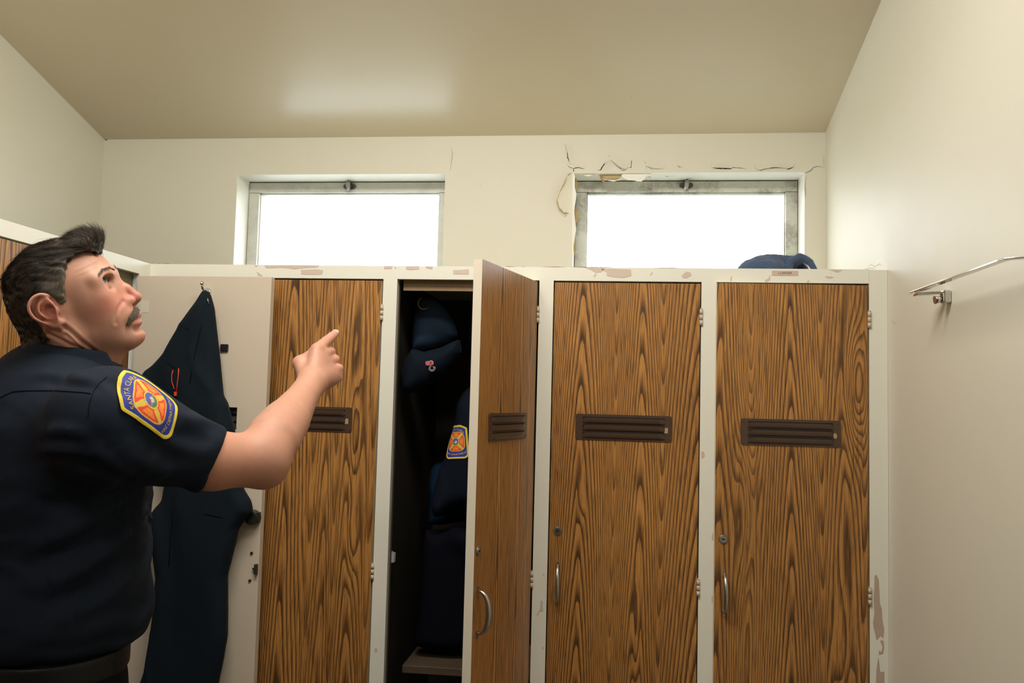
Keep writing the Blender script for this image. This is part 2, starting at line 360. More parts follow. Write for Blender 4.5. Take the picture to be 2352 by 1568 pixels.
# ---------------------------------------------------------------- windows
def make_window(name, x0, x1, mat, lx, flip):
    f = 0.041; y0 = YB + REC; y1 = YB + TH - 0.005; bm = bmesh.new()
    g = 0.0025
    box(bm, x0 + g, x1 - g, y0, y1, WZ1 - f, WZ1 - 0.004)            # head
    box(bm, x0 + g, x1 - g, y0, y1, WZ0 + 0.002, WZ0 + f)            # bottom rail
    box(bm, x0 + g, x0 + f, y0, y1, WZ0 + f + 0.0012, WZ1 - f - 0.0012)
    box(bm, x1 - f, x1 - g, y0, y1, WZ0 + f + 0.0012, WZ1 - f - 0.0012)
    bevel(bm, 0.0012, 2)
    # glazing bead
    for a in ((x0 + f, x1 - f, WZ1 - f - 0.004, WZ1 - f), (x0 + f, x0 + f + 0.003, WZ0 + f, WZ1 - f), (x1 - f - 0.003, x1 - f, WZ0 + f, WZ1 - f)):
        box(bm, a[0], a[1], y0 + 0.012, y0 + 0.03, a[2], a[3])
    wn = bm_obj(name, bm, mat); struct(wn)
    bm = bmesh.new(); box(bm, x0 + f - 0.004, x1 - f + 0.004, y0 + 0.022, y0 + 0.026, WZ0 + f - 0.004, WZ1 - f + 0.004); bm_obj('pane', bm, M['glass'], wn)
    bm = bmesh.new(); box(bm, x0, x1, y0 + 0.004, y1, WZ1 - 0.0038, WZ1 - 0.0002)  # dark backing strips drawn as the shadow gap round the frame
    box(bm, x0 + 0.0001, x0 + 0.0022, y0 + 0.004, y1, WZ0, WZ1); box(bm, x1 - 0.0022, x1 - 0.0001, y0 + 0.004, y1, WZ0, WZ1); bm_obj('gap_shadow_strip', bm, M['black'], wn)
    # cam latch at the middle of the head
    bm = bmesh.new(); zc = WZ1 - 0.019
    n = 18; outl = []
    for k in range(n):
        a = 2 * math.pi * k / n; r = 0.0235 if abs(math.cos(a)) > 0.70 else 0.0150
        outl.append((lx + math.cos(a) * r, y0 - 0.0002, zc + math.sin(a) * min(r, 0.0130)))
    poly_slab(bm, outl, (0, -0.004, 0)); cyl(bm, (lx, y0 - 0.004, zc), (lx, y0 - 0.012, zc), 0.0105, 16)
    bevel(bm, 0.0006, 1)
    la = bm_obj('latch', bm, M['darkmetal'], wn); la['label'] = 'dark metal cam latch'
    bm = bmesh.new(); s = -1 if flip else 1
    pts = [(lx - s * 0.002, y0 - 0.012, zc + 0.013), (lx - s * 0.001, y0 - 0.020, zc + 0.005), (lx, y0 - 0.021, zc - 0.004), (lx + s * 0.002, y0 - 0.016, zc - 0.018)]
    tube(bm, pts, [0.0065, 0.0090, 0.0085, 0.0060], 12); bm_obj('latch_lever', bm, M['steel'], la)
    return wn
make_window('window_1', W1[0], W1[1], M['alu'], -0.947, False)
make_window('window_2', W2[0], W2[1], M['alu_dirty'], 0.239, True)
# reveals in the wall's paint, whitened in colour for the window light
for i, (x0, x1) in enumerate((W1, W2)):
    bm = bmesh.new(); t = 0.0008; a, b = YB + 0.0005, YB + REC + 0.004
    box(bm, x0, x1, a, b, WZ1 - t, WZ1 + 0.0001); box(bm, x0 - 0.0001, x0 + t, a, b, WZ0, WZ1 - t); box(bm, x1 - t, x1 + 0.0001, a, b, WZ0, WZ1 - t); box(bm, x0, x1, a, b, WZ0, WZ0 + t)
    struct(bm_obj('trim_%d' % (i + 1), bm, M['trim']))
# ---------------------------------------------------------------- cracked and peeling paint round the second window
def zz(ox, oy, s, pts): return [(ox + s * x, oy + s * y) for x, y in pts]
def ribbon(bm, pix, wid, ax=1, val=YB, off=0.0006, sgn=-1, jit=0.0):
    P3 = [on_plane(x, y, ax, val) for x, y in pix]; n = len(P3)
    # resample
    Q = []
    for a, b in zip(P3, P3[1:]):
        k = max(2, int(np.linalg.norm(b - a) / 0.006))
        for t in range(k): Q.append(a + (b - a) * t / k)
    Q.append(P3[-1]); Q = np.array(Q); n = len(Q); T = np.gradient(Q, axis=0); T /= np.linalg.norm(T, axis=1)[:, None] + 1e-9
    N = np.zeros(3); N[ax] = sgn; S = np.cross(T, N); rv = []
    for k in range(n):
        e = min(1, 3.0 * min(k, n - 1 - k) / n + 0.12); h = wid * e * (0.6 + 0.8 * random.random()) * 0.5; j = (random.random() - 0.5) * jit
        c = Q[k] + N * off + S[k] * j
        rv.append((bm.verts.new(c + S[k] * h), bm.verts.new(c - S[k] * h)))
    for (a, b), (c, d) in zip(rv, rv[1:]): bm.faces.new((a, b, d, c))
Z6 = lambda p: zz(1200, 300, 0.32313, p); Z7 = lambda p: zz(480, 340, 0.26361, p)
cr = [([(300, 90), (318, 150), (322, 190), (340, 242)], 4.2), ([(315, 232), (330, 258), (362, 270), (400, 262), (437, 274)], 2.6), ([(362, 268), (364, 296)], 3),
      ([(528, 280), (555, 280), (580, 240), (632, 210)], 5.0), ([(632, 210), (655, 240), (680, 258), (712, 282), (735, 278), (752, 260)], 2.6), ([(752, 264), (772, 262), (776, 205)], 4.0),
      ([(615, 188), (618, 172)], 1.5), ([(862, 210), (885, 248), (872, 276)], 2.0), ([(885, 250), (925, 280)], 1.6), ([(1100, 246), (1115, 258), (1138, 262)], 2.6),
      ([(1340, 235), (1350, 262), (1372, 268), (1480, 270), (1500, 262), (1560, 266), (1592, 274)], 3.2), ([(1370, 268), (1480, 270)], 5.0),
      ([(1648, 254), (1668, 278), (1690, 283), (1720, 272), (1780, 263), (1870, 264), (1890, 276), (1925, 258), (1938, 236)], 3.0), ([(1880, 274), (1925, 262)], 5.0),
      ([(1990, 294), (2010, 302), (2050, 284), (2066, 262), (2100, 252), (2140, 262)], 2.2), ([(2145, 262), (2140, 180)], 1.2)]
for p, wd in cr:
    bm = bmesh.new(); ribbon(bm, Z6(p), wd * 0.32 * 0.0019, jit=0.0012); c = bm_obj('paint_crack', bm, M['black'], wall_back)
bm = bmesh.new(); ribbon(bm, Z7([(2115, -12), (2112, 25), (2122, 36), (2116, 90), (2110, 140), (2108, 180), (2085, 200)]), 0.0013, jit=0.002); bm_obj('paint_crack', bm, simple('grey_crack', (0.22, 0.19, 0.14, 1), 0.9), wall_back)
for q in ([(241, 321), (247, 321.5)], [(1887, 303.2), (1893, 302.2)]):
    bm = bmesh.new(); ribbon(bm, q, 0.004); bm_obj('paint_crack', bm, M['black'], wall_back)
# lifted paint above the cracks: shallow curled lips that catch the light
M['peel'] = simple('loose_cream_paint', (0.78, 0.74, 0.62, 1), 0.38, var=0.03, vscale=20)
M['tanpeel'] = simple('brown_stained_paint_back', (0.50, 0.37, 0.17, 1), 0.7, var=0.25, vscale=60)
def flap(name, L, R, hl, hr, mat, base_y=YB, nu=8, jag=0.0, parent=wall_back, z0='edge', pw=1.6, back=None):
    """grid between two pixel polylines on the wall; L edge lifted by hl, R edge by hr"""
    def samp(pl, n):
        pl = np.array(pl, float); s = np.r_[0, np.cumsum(np.linalg.norm(np.diff(pl, axis=0), axis=1))]; t = np.linspace(0, s[-1], n)
        return np.stack([np.interp(t, s, pl[:, i]) for i in (0, 1)], 1)
    n = 26; A, Bq = samp(L, n), samp(R, n); V = []
    for i in range(n):
        e = math.sin(math.pi * (i + 0.5) / n) ** 0.6
        for j in range(nu + 1):
            t = j / nu; q = A[i] * (1 - t) + Bq[i] * t; c = on_plane(q[0], q[1], 1, base_y)
            h = e * (hl * (1 - t) ** pw + hr * t ** pw) + 0.0001 + (random.random() - .5) * jag; V.append(c + np.array([0, -h, 0]))
    F = [(i * (nu + 1) + j, i * (nu + 1) + j + 1, (i + 1) * (nu + 1) + j + 1, (i + 1) * (nu + 1) + j) for i in range(n - 1) for j in range(nu)]
    me = np_mesh(name, V, F); o = link(name, me, mat, parent); return o
flap('peeling_paint', Z6([(345, 300), (318, 320), (300, 372), (262, 440), (246, 495), (258, 545), (300, 592), (318, 575)]), Z6([(356, 300), (357, 400), (357, 480), (352, 560), (345, 600)]), 0.020, 0.0, M['peel'])
bm = bmesh.new(); p3 = [on_plane(x, y, 1, YB - (0.0165 if 1 < k < 7 else 0.008)) for k, (x, y) in enumerate(Z6([(340, 303), (318, 320), (300, 372), (262, 440), (246, 495), (258, 545), (280, 580), (296, 590)]))]
tube(bm, p3, [0.001, 0.0016, 0.0018, 0.0022, 0.0024, 0.0018, 0.001, 0.0006], 6); bm_obj('curled_edge', bm, M['tanpeel'], wall_back)
bm = bmesh.new(); p3 = [on_plane(x, y, 1, YB - 0.006) for x, y in Z6([(300, 588), (314, 575), (316, 592), (296, 612)])]; tube(bm, p3, 0.0007, 5); bm_obj('curled_edge', bm, M['tanpeel'], wall_back)
for L, R, h in (([(300, 92), (320, 160), (338, 240)], [(380, 100), (400, 170), (430, 255)], 0.006), ([(640, 214), (690, 262), (735, 276)], [(660, 150), (730, 170), (775, 205)], 0.006),
                ([(560, 277), (590, 236), (630, 213)], [(610, 282), (640, 262), (655, 245)], 0.007), ([(880, 250), (930, 270), (1000, 272)], [(870, 200), (960, 200), (1020, 230)], 0.004),
                ([(1345, 262), (1420, 267), (1490, 268)], [(1350, 225), (1420, 220), (1500, 235)], 0.005), ([(1690, 278), (1790, 262), (1890, 270)], [(1690, 235), (1790, 225), (1890, 235)], 0.005),
                ([(370, 262), (400, 262), (440, 272)], [(350, 215), (400, 225), (450, 250)], 0.004)):
    flap('peeling_paint', Z6(L), Z6(R), h, 0.0, M['wall'])
# torn strips under the window head and down its left jamb
def hang(pix, depth_y, ext, mat, name='peeling_paint'):
    bm = bmesh.new(); pts = [tuple(on_plane(x, y, 1, depth_y)) for x, y in Z6(pix)]; poly_slab(bm, pts, ext); bmesh.ops.triangulate(bm, faces=[f for f in bm.faces if len(f.verts) > 4])
    return bm_obj(name, bm, mat, wall_back)
hang([(520, 298), (716, 298), (722, 312), (700, 330), (660, 345), (600, 345), (560, 332)], YB + 0.030, (0.002, -0.012, 0), M['tanpeel'])
hang([(548, 330), (566, 340), (586, 372), (575, 374), (560, 348)], YB + 0.028, (0.002, -0.004, 0), simple('orange_brown_flake', (0.42, 0.23, 0.10, 1), 0.7))
hang([(600, 340), (680, 338), (712, 345), (650, 362), (610, 356)], YB + 0.034, (0.0, -0.006, 0), M['peel'])
hang([(703, 322), (716, 305), (790, 304), (850, 300), (905, 302), (915, 318), (880, 322), (868, 345), (845, 362), (812, 360), (790, 354), (752, 352), (720, 338)], YB + 0.012, (0.0, -0.004, 0), M['trim'])
hang([(415, 298), (530, 298), (515, 312), (470, 325), (440, 318)], YB + 0.012, (0.0, -0.002, 0), M['peel'])
for q, w3 in (([(950, 318), (985, 320), (1040, 326), (1048, 312)], 0.0012), ([(1048, 325), (1090, 322), (1140, 318), (1160, 308), (1205, 303)], 0.0014), ([(880, 318), (915, 305)], 0.004), ([(885, 336), (900, 326), (918, 336)], 0.0015)):
    bm = bmesh.new(); ribbon(bm, Z6(q), w3, val=YB + 0.045, off=0.0); bm_obj('paint_crack', bm, M['black'], wall_back)
hang([(368, 335), (385, 350), (390, 390), (384, 430), (374, 415), (376, 370)], YB + 0.05, (0.001, -0.004, 0), M['tanpeel'])
hang([(372, 540), (392, 560), (398, 600), (385, 650), (372, 660), (368, 600)], YB + 0.06, (0.001, -0.004, 0), M['tanpeel'])
hang([(372, 760), (380, 800), (378, 850), (362, 890), (358, 850), (366, 790)], YB + 0.05, (0.001, -0.004, 0), M['tanpeel'])
hang([(356, 300), (372, 322), (372, 400), (384, 450), (376, 520), (366, 560), (374, 640), (382, 700), (372, 760), (362, 830), (368, 880), (356, 950), (352, 960)], YB - 0.0015, (0, -0.001, 0), M['trim'])
bm = bmesh.new(); ribbon(bm, Z6([(2022, 318), (2010, 350), (2008, 400), (2014, 478)]), 0.0030, off=0.0012); bm_obj('paint_crack', bm, M['tanpeel'], wall_back)
# loose paint at the corner of the right wall above the lockers
for L in ([(1990, 614), (2001, 607), (2010, 612), (2020, 606), (2030, 612)], [(1984, 618), (2000, 616), (2012, 618)]):
    bm = bmesh.new(); ribbon(bm, L, 0.0008, ax=0, val=XR, off=0.0006, sgn=-1, jit=0.002); bm_obj('paint_crack', bm, simple('faint_crack', (0.40, 0.35, 0.27, 1), 0.9), wall_right)
bm = bmesh.new(); ribbon(bm, [(2047, 732), (2052, 740), (2060, 746)], 0.001, ax=0, val=XR); bm_obj('scratch', bm, simple('faint_scratch', (0.33, 0.28, 0.19, 1), 0.9), wall_right)
# ================================================================ lockers
M['screw'] = simple('dark_screw', (0.11, 0.075, 0.055, 1), 0.4, 0.6)
DW = 0.372; DH = 1.684; DZ = 0.125; DT = 0.0205
VZ0, VZ1 = 1.405 - DZ, 1.470 - DZ          # louvre in door coordinates
wB = wood('oak_laminate_left', DW, cath((.05, 2, 9), (.36, 0, 7.5), (.62, 4, 9), (.84, 1.5, 7), (1.06, 4, 8)), [(-0.058, 1.27, 0.018, 0.15, 4.0), (-0.056, 1.01, 0.016, 0.11, 3.0)], B=5.0, seed=2.3, nz=0.9)
wC = wood('oak_laminate_open_door', DW, cath((.35, 0, 7), (.7, 5, 8), (1.0, 6, 9)), [], B=2.0, seed=5.1, tint=1.12)
w3 = wood('oak_laminate_middle', DW, cath((.20, 0, 9.0), (.61, 2.4, 10.0), (1.0, 0.4, 5.0)), [(-0.292, 1.13, 0.010, 0.05, 1.2), (-0.150, 0.80, 0.010, 0.14, 2.0)], B=9.0, seed=1.0, nz=0.7)
w4 = wood('oak_laminate_right', DW, cath((.02, 3, 9), (.50, 0, 8.0), (.86, 3.0, 7), (1.06, 4, 7)), [(-0.296, 1.12, 0.030, 0.22, -6.5), (-0.028, 1.43, 0.026, 0.15, 7.0), (-0.060, 0.78, 0.024, 0.18, 3.5)], B=7.0, seed=3.7, nz=0.8)
wL = wood('oak_laminate_side_bank', DW, cath((.3, 0, 7), (.8, 3, 8)), [], B=1.2, seed=9.2)
def slab_with_hole(bm, x0, x1, z0, z1, t, hx0, hx1, hz0, hz1):
    """door slab: front (y=0) material 0, everything else material 1, with a window for the louvre"""
    xs = (x0, hx0, hx1, x1); zs = (z0, hz0, hz1, z1); f = {}; b = {}
    for i, x in enumerate(xs):
        for k, z in enumerate(zs): f[i, k] = bm.verts.new((x, 0, z)); b[i, k] = bm.verts.new((x, t, z))
    for i in range(3):
        for k in range(3):
            if i == 1 and k == 1: continue
            bm.faces.new((f[i, k], f[i + 1, k], f[i + 1, k + 1], f[i, k + 1])).material_index = 0
            bm.faces.new((b[i, k], b[i, k + 1], b[i + 1, k + 1], b[i + 1, k])).material_index = 1
    for i in range(3):
        bm.faces.new((f[i, 0], b[i, 0], b[i + 1, 0], f[i + 1, 0])).material_index = 1; bm.faces.new((f[i, 3], f[i + 1, 3], b[i + 1, 3], b[i, 3])).material_index = 1
        bm.faces.new((f[0, i], f[0, i + 1], b[0, i + 1], b[0, i])).material_index = 1; bm.faces.new((f[3, i], b[3, i], b[3, i + 1], f[3, i + 1])).material_index = 1
    h = [(1, 1), (2, 1), (2, 2), (1, 2)]
    for a, c in zip(h, h[1:] + h[:1]): bm.faces.new((f[a], f[c], b[c], b[a])).material_index = 2
def add_louvre(door, chip):
    cx = -DW / 2 - 0.003; x0, x1 = cx - 0.122, cx + 0.122; z0, z1 = VZ0, VZ1; hh = z1 - z0
    bm = bmesh.new(); n = 7; out = []
    r = 0.006
    for (qx, qz, a0) in ((x1 - r, z0 + r, -90), (x1 - r, z1 - r, 0), (x0 + r, z1 - r, 90), (x0 + r, z0 + r, 180)):
        for k in range(n): a = math.radians(a0 + 90 * k / (n - 1)); out.append((qx + r * math.cos(a), -0.0002, qz + r * math.sin(a)))
    poly_slab(bm, out, (0, -0.0022, 0))
    for c in (0.255, 0.545, 0.835):       # rolled hoods, open at the top
        zt = z1 - hh * (c - 0.115); zb = z1 - hh * (c + 0.10); m = 24; rows = []
        for i in range(m + 1):
            t = i / m; x = x0 + 0.017 + t * (x1 - x0 - 0.034); e = min(1, math.sin(math.pi * t) * 9) ** 0.7
            row = []
            for k in range(7):
                s = k / 6; row.append(bm.verts.new((x, -0.0024 - e * 0.0050 * math.cos(s * math.pi / 2) ** 0.75 if s < 1 else -0.0024, zt + (zb - zt) * (math.sin(s * math.pi / 2) ** 1.0))))
            rows.append(row)
        for a, b in zip(rows, rows[1:]):
            for k in range(6): q = bm.faces.new((a[k], a[k + 1], b[k + 1], b[k])); q.smooth = True
    lv = bm_obj('louvre_plate', bm, M['brownmetal'], door)
    bm = bmesh.new()
    for c in (0.255, 0.545, 0.835):
        zt = z1 - hh * (c - 0.115); box(bm, x0 + 0.019, x1 - 0.019, -0.0066, -0.0026, zt - 0.0004, zt + 0.0003); box(bm, x0 + 0.019, x1 - 0.019, -0.0030, -0.0023, zt, zt + 0.0028)
    bm_obj('louvre_slot', bm, M['black'], lv)
    bm = bmesh.new()
    for sx in (x0 + 0.006, x1 - 0.006):
        for s in (z0 + 0.007, z1 - 0.007): bm = bmesh.new(); cyl(bm, (sx, -0.002, s), (sx, -0.0034, s), 0.0021, 10); bm_obj('screw_head', bm, M['screw'], lv)
    if chip:
        bm = bmesh.new(); cz = z1 - hh * 0.56
        poly_slab(bm, [(x1 - 0.014 + a, -0.0025, cz + b) for a, b in chip], (0, -0.0004, 0)); bm_obj('bare_spot', bm, M['residue'], lv)
    # steel back of the vent, seen through the hole from inside
    bm = bmesh.new()
    for k in range(3): box(bm, x0 + 0.012, x1 - 0.012, 0.001, 0.004, z0 + 0.006 + k * 0.019, z0 + 0.018 + k * 0.019)
    bm_obj('vent_back', bm, M['steel'], lv)
    return lv
def add_handle(door):
    xh = -DW + 0.024; zc = 1.039 - DZ; bm = bmesh.new(); pts = []; rad = []
    for k in range(17):
        t = k / 16; a = math.pi * t; pts.append((xh, -0.0015 - 0.026 * math.sin(a) ** 0.8, zc + 0.045 * math.cos(a) * (1 + 0.03 * math.sin(a)))); rad.append(0.0032 + 0.0030 * math.sin(a))
    tube(bm, pts, rad, 12, up=(0, 0.2, 1) if False else None)
    for s in (1, -1): poly_slab(bm, [(xh - 0.004, -0.0003, zc + s * 0.040), (xh + 0.004, -0.0003, zc + s * 0.040), (xh + 0.0012, -0.0003, zc + s * 0.056), (xh - 0.0012, -0.0003, zc + s * 0.056)], (0, -0.0045, 0))
    h = bm_obj('handle', bm, M['dull_chrome'], door); h['label'] = 'brushed chrome arched pull handle'; return h
def add_lock(door):
    xh = -DW + 0.021; zc = 1.171 - DZ; bm = bmesh.new(); cyl(bm, (xh, -0.0001, zc), (xh, -0.003, zc), 0.0112, 28, 0.0098); lk = bm_obj('lock', bm, M['steel'], door)
    bm = bmesh.new(); cyl(bm, (xh, -0.003, zc), (xh, -0.0038, zc), 0.0072, 24); bm_obj('lock_barrel', bm, M['dull_chrome'], lk)
    bm = bmesh.new(); poly_slab(bm, [(xh - 0.005, -0.0039, zc + 0.001), (xh - 0.0015, -0.0039, zc + 0.0025), (xh + 0.004, -0.0039, zc + 0.0012), (xh + 0.004, -0.0039, zc - 0.001), (xh - 0.002, -0.0039, zc - 0.0022)], (0, -0.0004, 0)); bm_obj('keyhole', bm, M['black'], lk)
def add_hinges(door):
    for zc in (1.7225 - DZ, 1.045 - DZ):
        bm = bmesh.new()
        for k in range(3): z = zc - 0.020 + k * 0.0137; cyl(bm, (0.0028, -0.0015, z), (0.0028, -0.0015, z + 0.0128), 0.0042, 12)
        box(bm, -0.0005, 0.0022, -0.0008, 0.010, zc - 0.019, zc + 0.019); cyl(bm, (0.0028, -0.0015, zc + 0.020), (0.0028, -0.0015, zc + 0.0235), 0.003, 10)
        bm_obj('hinge', bm, M['hinge'], door)
def make_door(mat, parent, loc, ang, label, chip=None, backmat=None, handle=True):
    bm = bmesh.new(); cx = -DW / 2 - 0.003
    slab_with_hole(bm, -DW, 0, 0, DH, DT, cx - 0.105, cx + 0.105, VZ0 + 0.004, VZ1 - 0.004)
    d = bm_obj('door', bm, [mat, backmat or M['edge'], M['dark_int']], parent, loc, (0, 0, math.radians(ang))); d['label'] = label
    add_louvre(d, chip)
    if handle: add_handle(d)
    add_lock(d); add_hinges(d); return d
SQ = [(-0.005, -0.007), (0.004, -0.007), (0.004, 0.0065), (-0.005, 0.0065)]
RG = [(-0.005, -0.003), (0.000, -0.008), (0.004, -0.007), (0.005, 0.000), (0.003, 0.005), (-0.003, 0.006)]
def root(name, loc, label, cat):
    o = bpy.data.objects.new(name, None); COL.objects.link(o); o.location = loc; o.empty_display_size = 0.1; return tag(o, label, cat)
# ---------------------------------------------------------------- bank along the window wall
bank = root('locker_bank', (0, 0, 0), 'cream-framed bank of oak-look lockers along the wall under the two windows', 'lockers')
opens = [(X1 - 0.378, X1), (X2, X3), (X4, X5), (X6, X7)]
bm = bmesh.new()
box(bm, XL, X7, 0, 0.019, ZRAIL, ZTOP)                       # top rail
box(bm, XL, X7, 0, 0.019, 0.10, 0.122)
edges = [XL] + [v for o in opens for v in o]
for a, b in ((XL, opens[0][0]), (X1, X2), (X3, X4), (X5, X6)): box(bm, a, b, 0, 0.019, 0.122, ZRAIL)
bm_obj('face_frame', bm, M['frame'], bank)
bm = bmesh.new(); box(bm, X7 + 0.0004, XR - 0.0005, 0, 0.019, 0.10, ZTOP - 0.001); e = bm_obj('end_stile', bm, M['frame'], bank)
bm = bmesh.new(); box(bm, XL + 0.0, XR - 0.001, 0.0192, YB - 0.001, ZTOP - 0.019, ZTOP - 0.0005); bm_obj('top_panel', bm, M['frame'], bank)
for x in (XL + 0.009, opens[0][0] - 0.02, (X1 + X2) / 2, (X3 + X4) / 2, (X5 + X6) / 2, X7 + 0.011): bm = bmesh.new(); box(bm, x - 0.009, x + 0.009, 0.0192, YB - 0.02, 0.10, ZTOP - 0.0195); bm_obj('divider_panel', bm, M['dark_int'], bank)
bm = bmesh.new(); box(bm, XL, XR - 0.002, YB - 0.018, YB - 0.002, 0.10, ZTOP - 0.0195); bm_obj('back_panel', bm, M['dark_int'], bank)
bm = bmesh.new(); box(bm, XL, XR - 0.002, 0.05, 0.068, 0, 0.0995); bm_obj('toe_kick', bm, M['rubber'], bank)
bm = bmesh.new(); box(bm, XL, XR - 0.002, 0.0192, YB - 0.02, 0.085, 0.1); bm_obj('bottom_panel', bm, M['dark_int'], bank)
bm = bmesh.new(); box(bm, X2 + 0.012, X3 - 0.012, 0.022, 0.036, 1.786, 1.8295); bm_obj('header_rail', bm, M['tan_wood'], bank)
bm = bmesh.new(); box(bm, (X1 + X2) / 2 + 0.0095, X2 + 0.001, 0.0195, 0.034, 0.13, 1.8295); bm_obj('inner_cleat', bm, simple('grey_brown_cleat', (0.16, 0.13, 0.10, 1), 0.6), bank)
bm = bmesh.new(); a = on_plane(922, 1530, 1, 0.12); box(bm, -0.548, -0.2, 0.10, 0.36, 0.762, 0.782); bevel(bm, 0.001, 1); bm_obj('shelf', bm, simple('dull_brown_shelf', (0.085, 0.058, 0.034, 1), 0.6, var=0.2, vscale=30), bank)
bm = bmesh.new(); t3 = [(-0.556 + 0.0 * k, 0.12 + 0.0165 * math.cos(k * math.pi / 12), 1.764 + 0.0165 * math.sin(k * math.pi / 12)) for k in range(25)]
c0 = np.array([-0.5585, 0.145, 1.765]); pts = [c0 + np.array([0.004 + 0.010 * (1 - math.cos(k * math.pi / 10)) * 0.0, 0, 0]) + 0.0165 * np.array([math.cos(k * math.pi / 10) * 0.86, math.cos(k * math.pi / 10) * 0.3, math.sin(k * math.pi / 10)]) for k in range(6, 19)]
tube(bm, [tuple(p + np.array([0.022, 0, 0])) for p in pts], 0.0022, 8); bm_obj('rod_socket', bm, M['brass'], bank)
bm = bmesh.new(); box(bm, -0.5822, -0.5735, 0.036, 0.062, 1.062, 1.090); box(bm, -0.5735, -0.566, 0.040, 0.046, 1.064, 1.088); box(bm, -0.5735, -0.566, 0.052, 0.058, 1.064, 1.088); bm_obj('catch', bm, simple('bright_steel_catch', (0.62, 0.62, 0.60, 1), 0.35, 0.2), bank)
make_door(wB, bank, (X1 - 0.004, 0.001, DZ), 0, 'closed oak-look locker door under the left window', SQ)
make_door(w3, bank, (X5 - 0.003, 0.0005, DZ), 0, 'closed oak-look door with peaked grain, second from the right wall', SQ)
make_door(w4, bank, (X7 - 0.0025, 0.0, DZ), 3.0, 'oak-look door nearest the right wall, standing slightly ajar', RG)
dC = make_door(wC, bank, (X3 - 0.004, -0.003, DZ), 75.7, 'oak-look locker door standing open between the windows', None)
# undercoat showing through chips on the frame
Z8 = lambda p: zz(860, 1060, 0.32388, p); Z9 = lambda p: zz(1960, 1280, 0.18377, p); ZC = lambda p: zz(560, 600, 0.06376, p)
chips = [Z6([(440, 972), (590, 972), (560, 1005), (520, 1008), (480, 985)]), Z6([(560, 985), (620, 980), (770, 985), (775, 1030), (720, 1046), (640, 1040), (600, 1030), (598, 1005)]), Z6([(1130, 1030), (1165, 1000), (1195, 1008), (1202, 1028), (1165, 1048), (1140, 1045)]),
         Z6([(2180, 985), (2275, 990), (2240, 1008)]), Z6([(2150, 1035), (2190, 1035), (2215, 1040), (2190, 1050), (2160, 1045)]), Z6([(1720, 1062), (1748, 1050), (1759, 1022), (1760, 1062), (1730, 1078)]), Z6([(505, 1035), (520, 1012), (526, 1020), (514, 1038)]), Z6([(905, 1025), (922, 1002), (926, 1006), (912, 1027)]),
         Z6([(1480, 1040), (1490, 1032), (1486, 1070), (1478, 1068)]), Z6([(2020, 1075), (2036, 1062), (2042, 1070), (2028, 1080)]),
         Z7([(480, 1018), (830, 1020), (960, 1020), (945, 1040), (850, 1040), (740, 1055), (700, 1045), (620, 1040), (560, 1045), (500, 1045)]), Z7([(802, 1060), (960, 1055), (995, 1065), (985, 1100), (880, 1103), (805, 1098)]), Z7([(1525, 1028), (1600, 1028), (1590, 1052), (1525, 1052)]),
         Z7([(1715, 1030), (1830, 1030), (1830, 1055), (1760, 1062), (1718, 1055)]), Z7([(1885, 1028), (1950, 1030), (1945, 1055), (1895, 1045)]), Z7([(2125, 1062), (2200, 1060), (2262, 1055), (2265, 1100), (2130, 1098)]), Z7([(415, 1075), (435, 1085), (465, 1108), (455, 1118), (430, 1110)]), Z7([(400, 1022), (425, 1022), (420, 1030), (398, 1030)]),
         Z7([(1618, 1035), (1630, 1035), (1628, 1052), (1620, 1052)]), Z8([(1178, 985), (1192, 985), (1194, 1030), (1198, 1056), (1170, 1062), (1176, 1030)]), Z8([(1173, 1044), (1166, 1065), (1160, 1092), (1149, 1086)]), Z8([(0, 1325), (18, 1320), (20, 1345), (6, 1352)]), Z8([(1195, 795), (1205, 795), (1204, 808), (1194, 808)]), Z8([(1190, 1315), (1200, 1312), (1202, 1328), (1192, 1328)]),
         zz(1240, 900, 0.42597, [(868, 322), (885, 320), (890, 345), (872, 360)]), zz(1240, 900, 0.42597, [(926, 1100), (936, 1100), (936, 1140), (926, 1132)]), zz(1240, 900, 0.42597, [(930, 760), (938, 762), (936, 800), (926, 795)])]
for c in chips:
    bm = bmesh.new()
    c = [(x, max(y, 604.5 + (x - 346) * 0.0082 + 1.2) if y < 640 else y) for x, y in c]
    fs = poly_slab(bm, [tuple(on_plane(x, y, 1, -0.0002)) for x, y in c], (0, -0.0004, 0))
    bmesh.ops.triangulate(bm, faces=[f for f in bm.faces if len(f.verts) > 4]); bm_obj('paint_chip', bm, M['primer'], bank)
bb = simple('brown_beige_undercoat', (0.47, 0.355, 0.27, 1), 0.6, var=0.05, vscale=60)
for c in ([(265, 225), (285, 215), (315, 270), (325, 420), (330, 570), (355, 640), (362, 780), (385, 900), (372, 1010), (340, 975), (290, 1030), (275, 960), (255, 880), (245, 820), (262, 700), (255, 500), (265, 300)],
          [(345, 1030), (375, 1040), (385, 1120), (370, 1200), (318, 1215), (320, 1160), (350, 1180), (365, 1110), (340, 1060)], [(310, 1245), (325, 1330), (335, 1430), (385, 1425), (390, 1900), (270, 1900), (290, 1400)]):
    bm = bmesh.new(); poly_slab(bm, [tuple(on_plane(x, y, 1, -0.0002)) for x, y in Z9(c)], (0, -0.0004, 0))
    bmesh.ops.triangulate(bm, faces=[f for f in bm.faces if len(f.verts) > 4]); bm_obj('paint_chip', bm, bb, e)
for xa, xb in ((363, 370), (374, 391), (1160, 1186), (1198, 1206), (1245, 1300), (1310, 1420), (1500, 1560)):
    ya = 604.5 + (xa - 346) * 0.0082; yb = 604.5 + (xb - 346) * 0.0082
    bm = bmesh.new(); ribbon(bm, [(xa, ya + 0.6), (xb, yb + 0.6)], 0.0012, val=0.0, off=0.0004); bm_obj('edge_wear', bm, simple('red_brown_edge_wear', (0.28, 0.12, 0.05, 1), 0.8), bank)
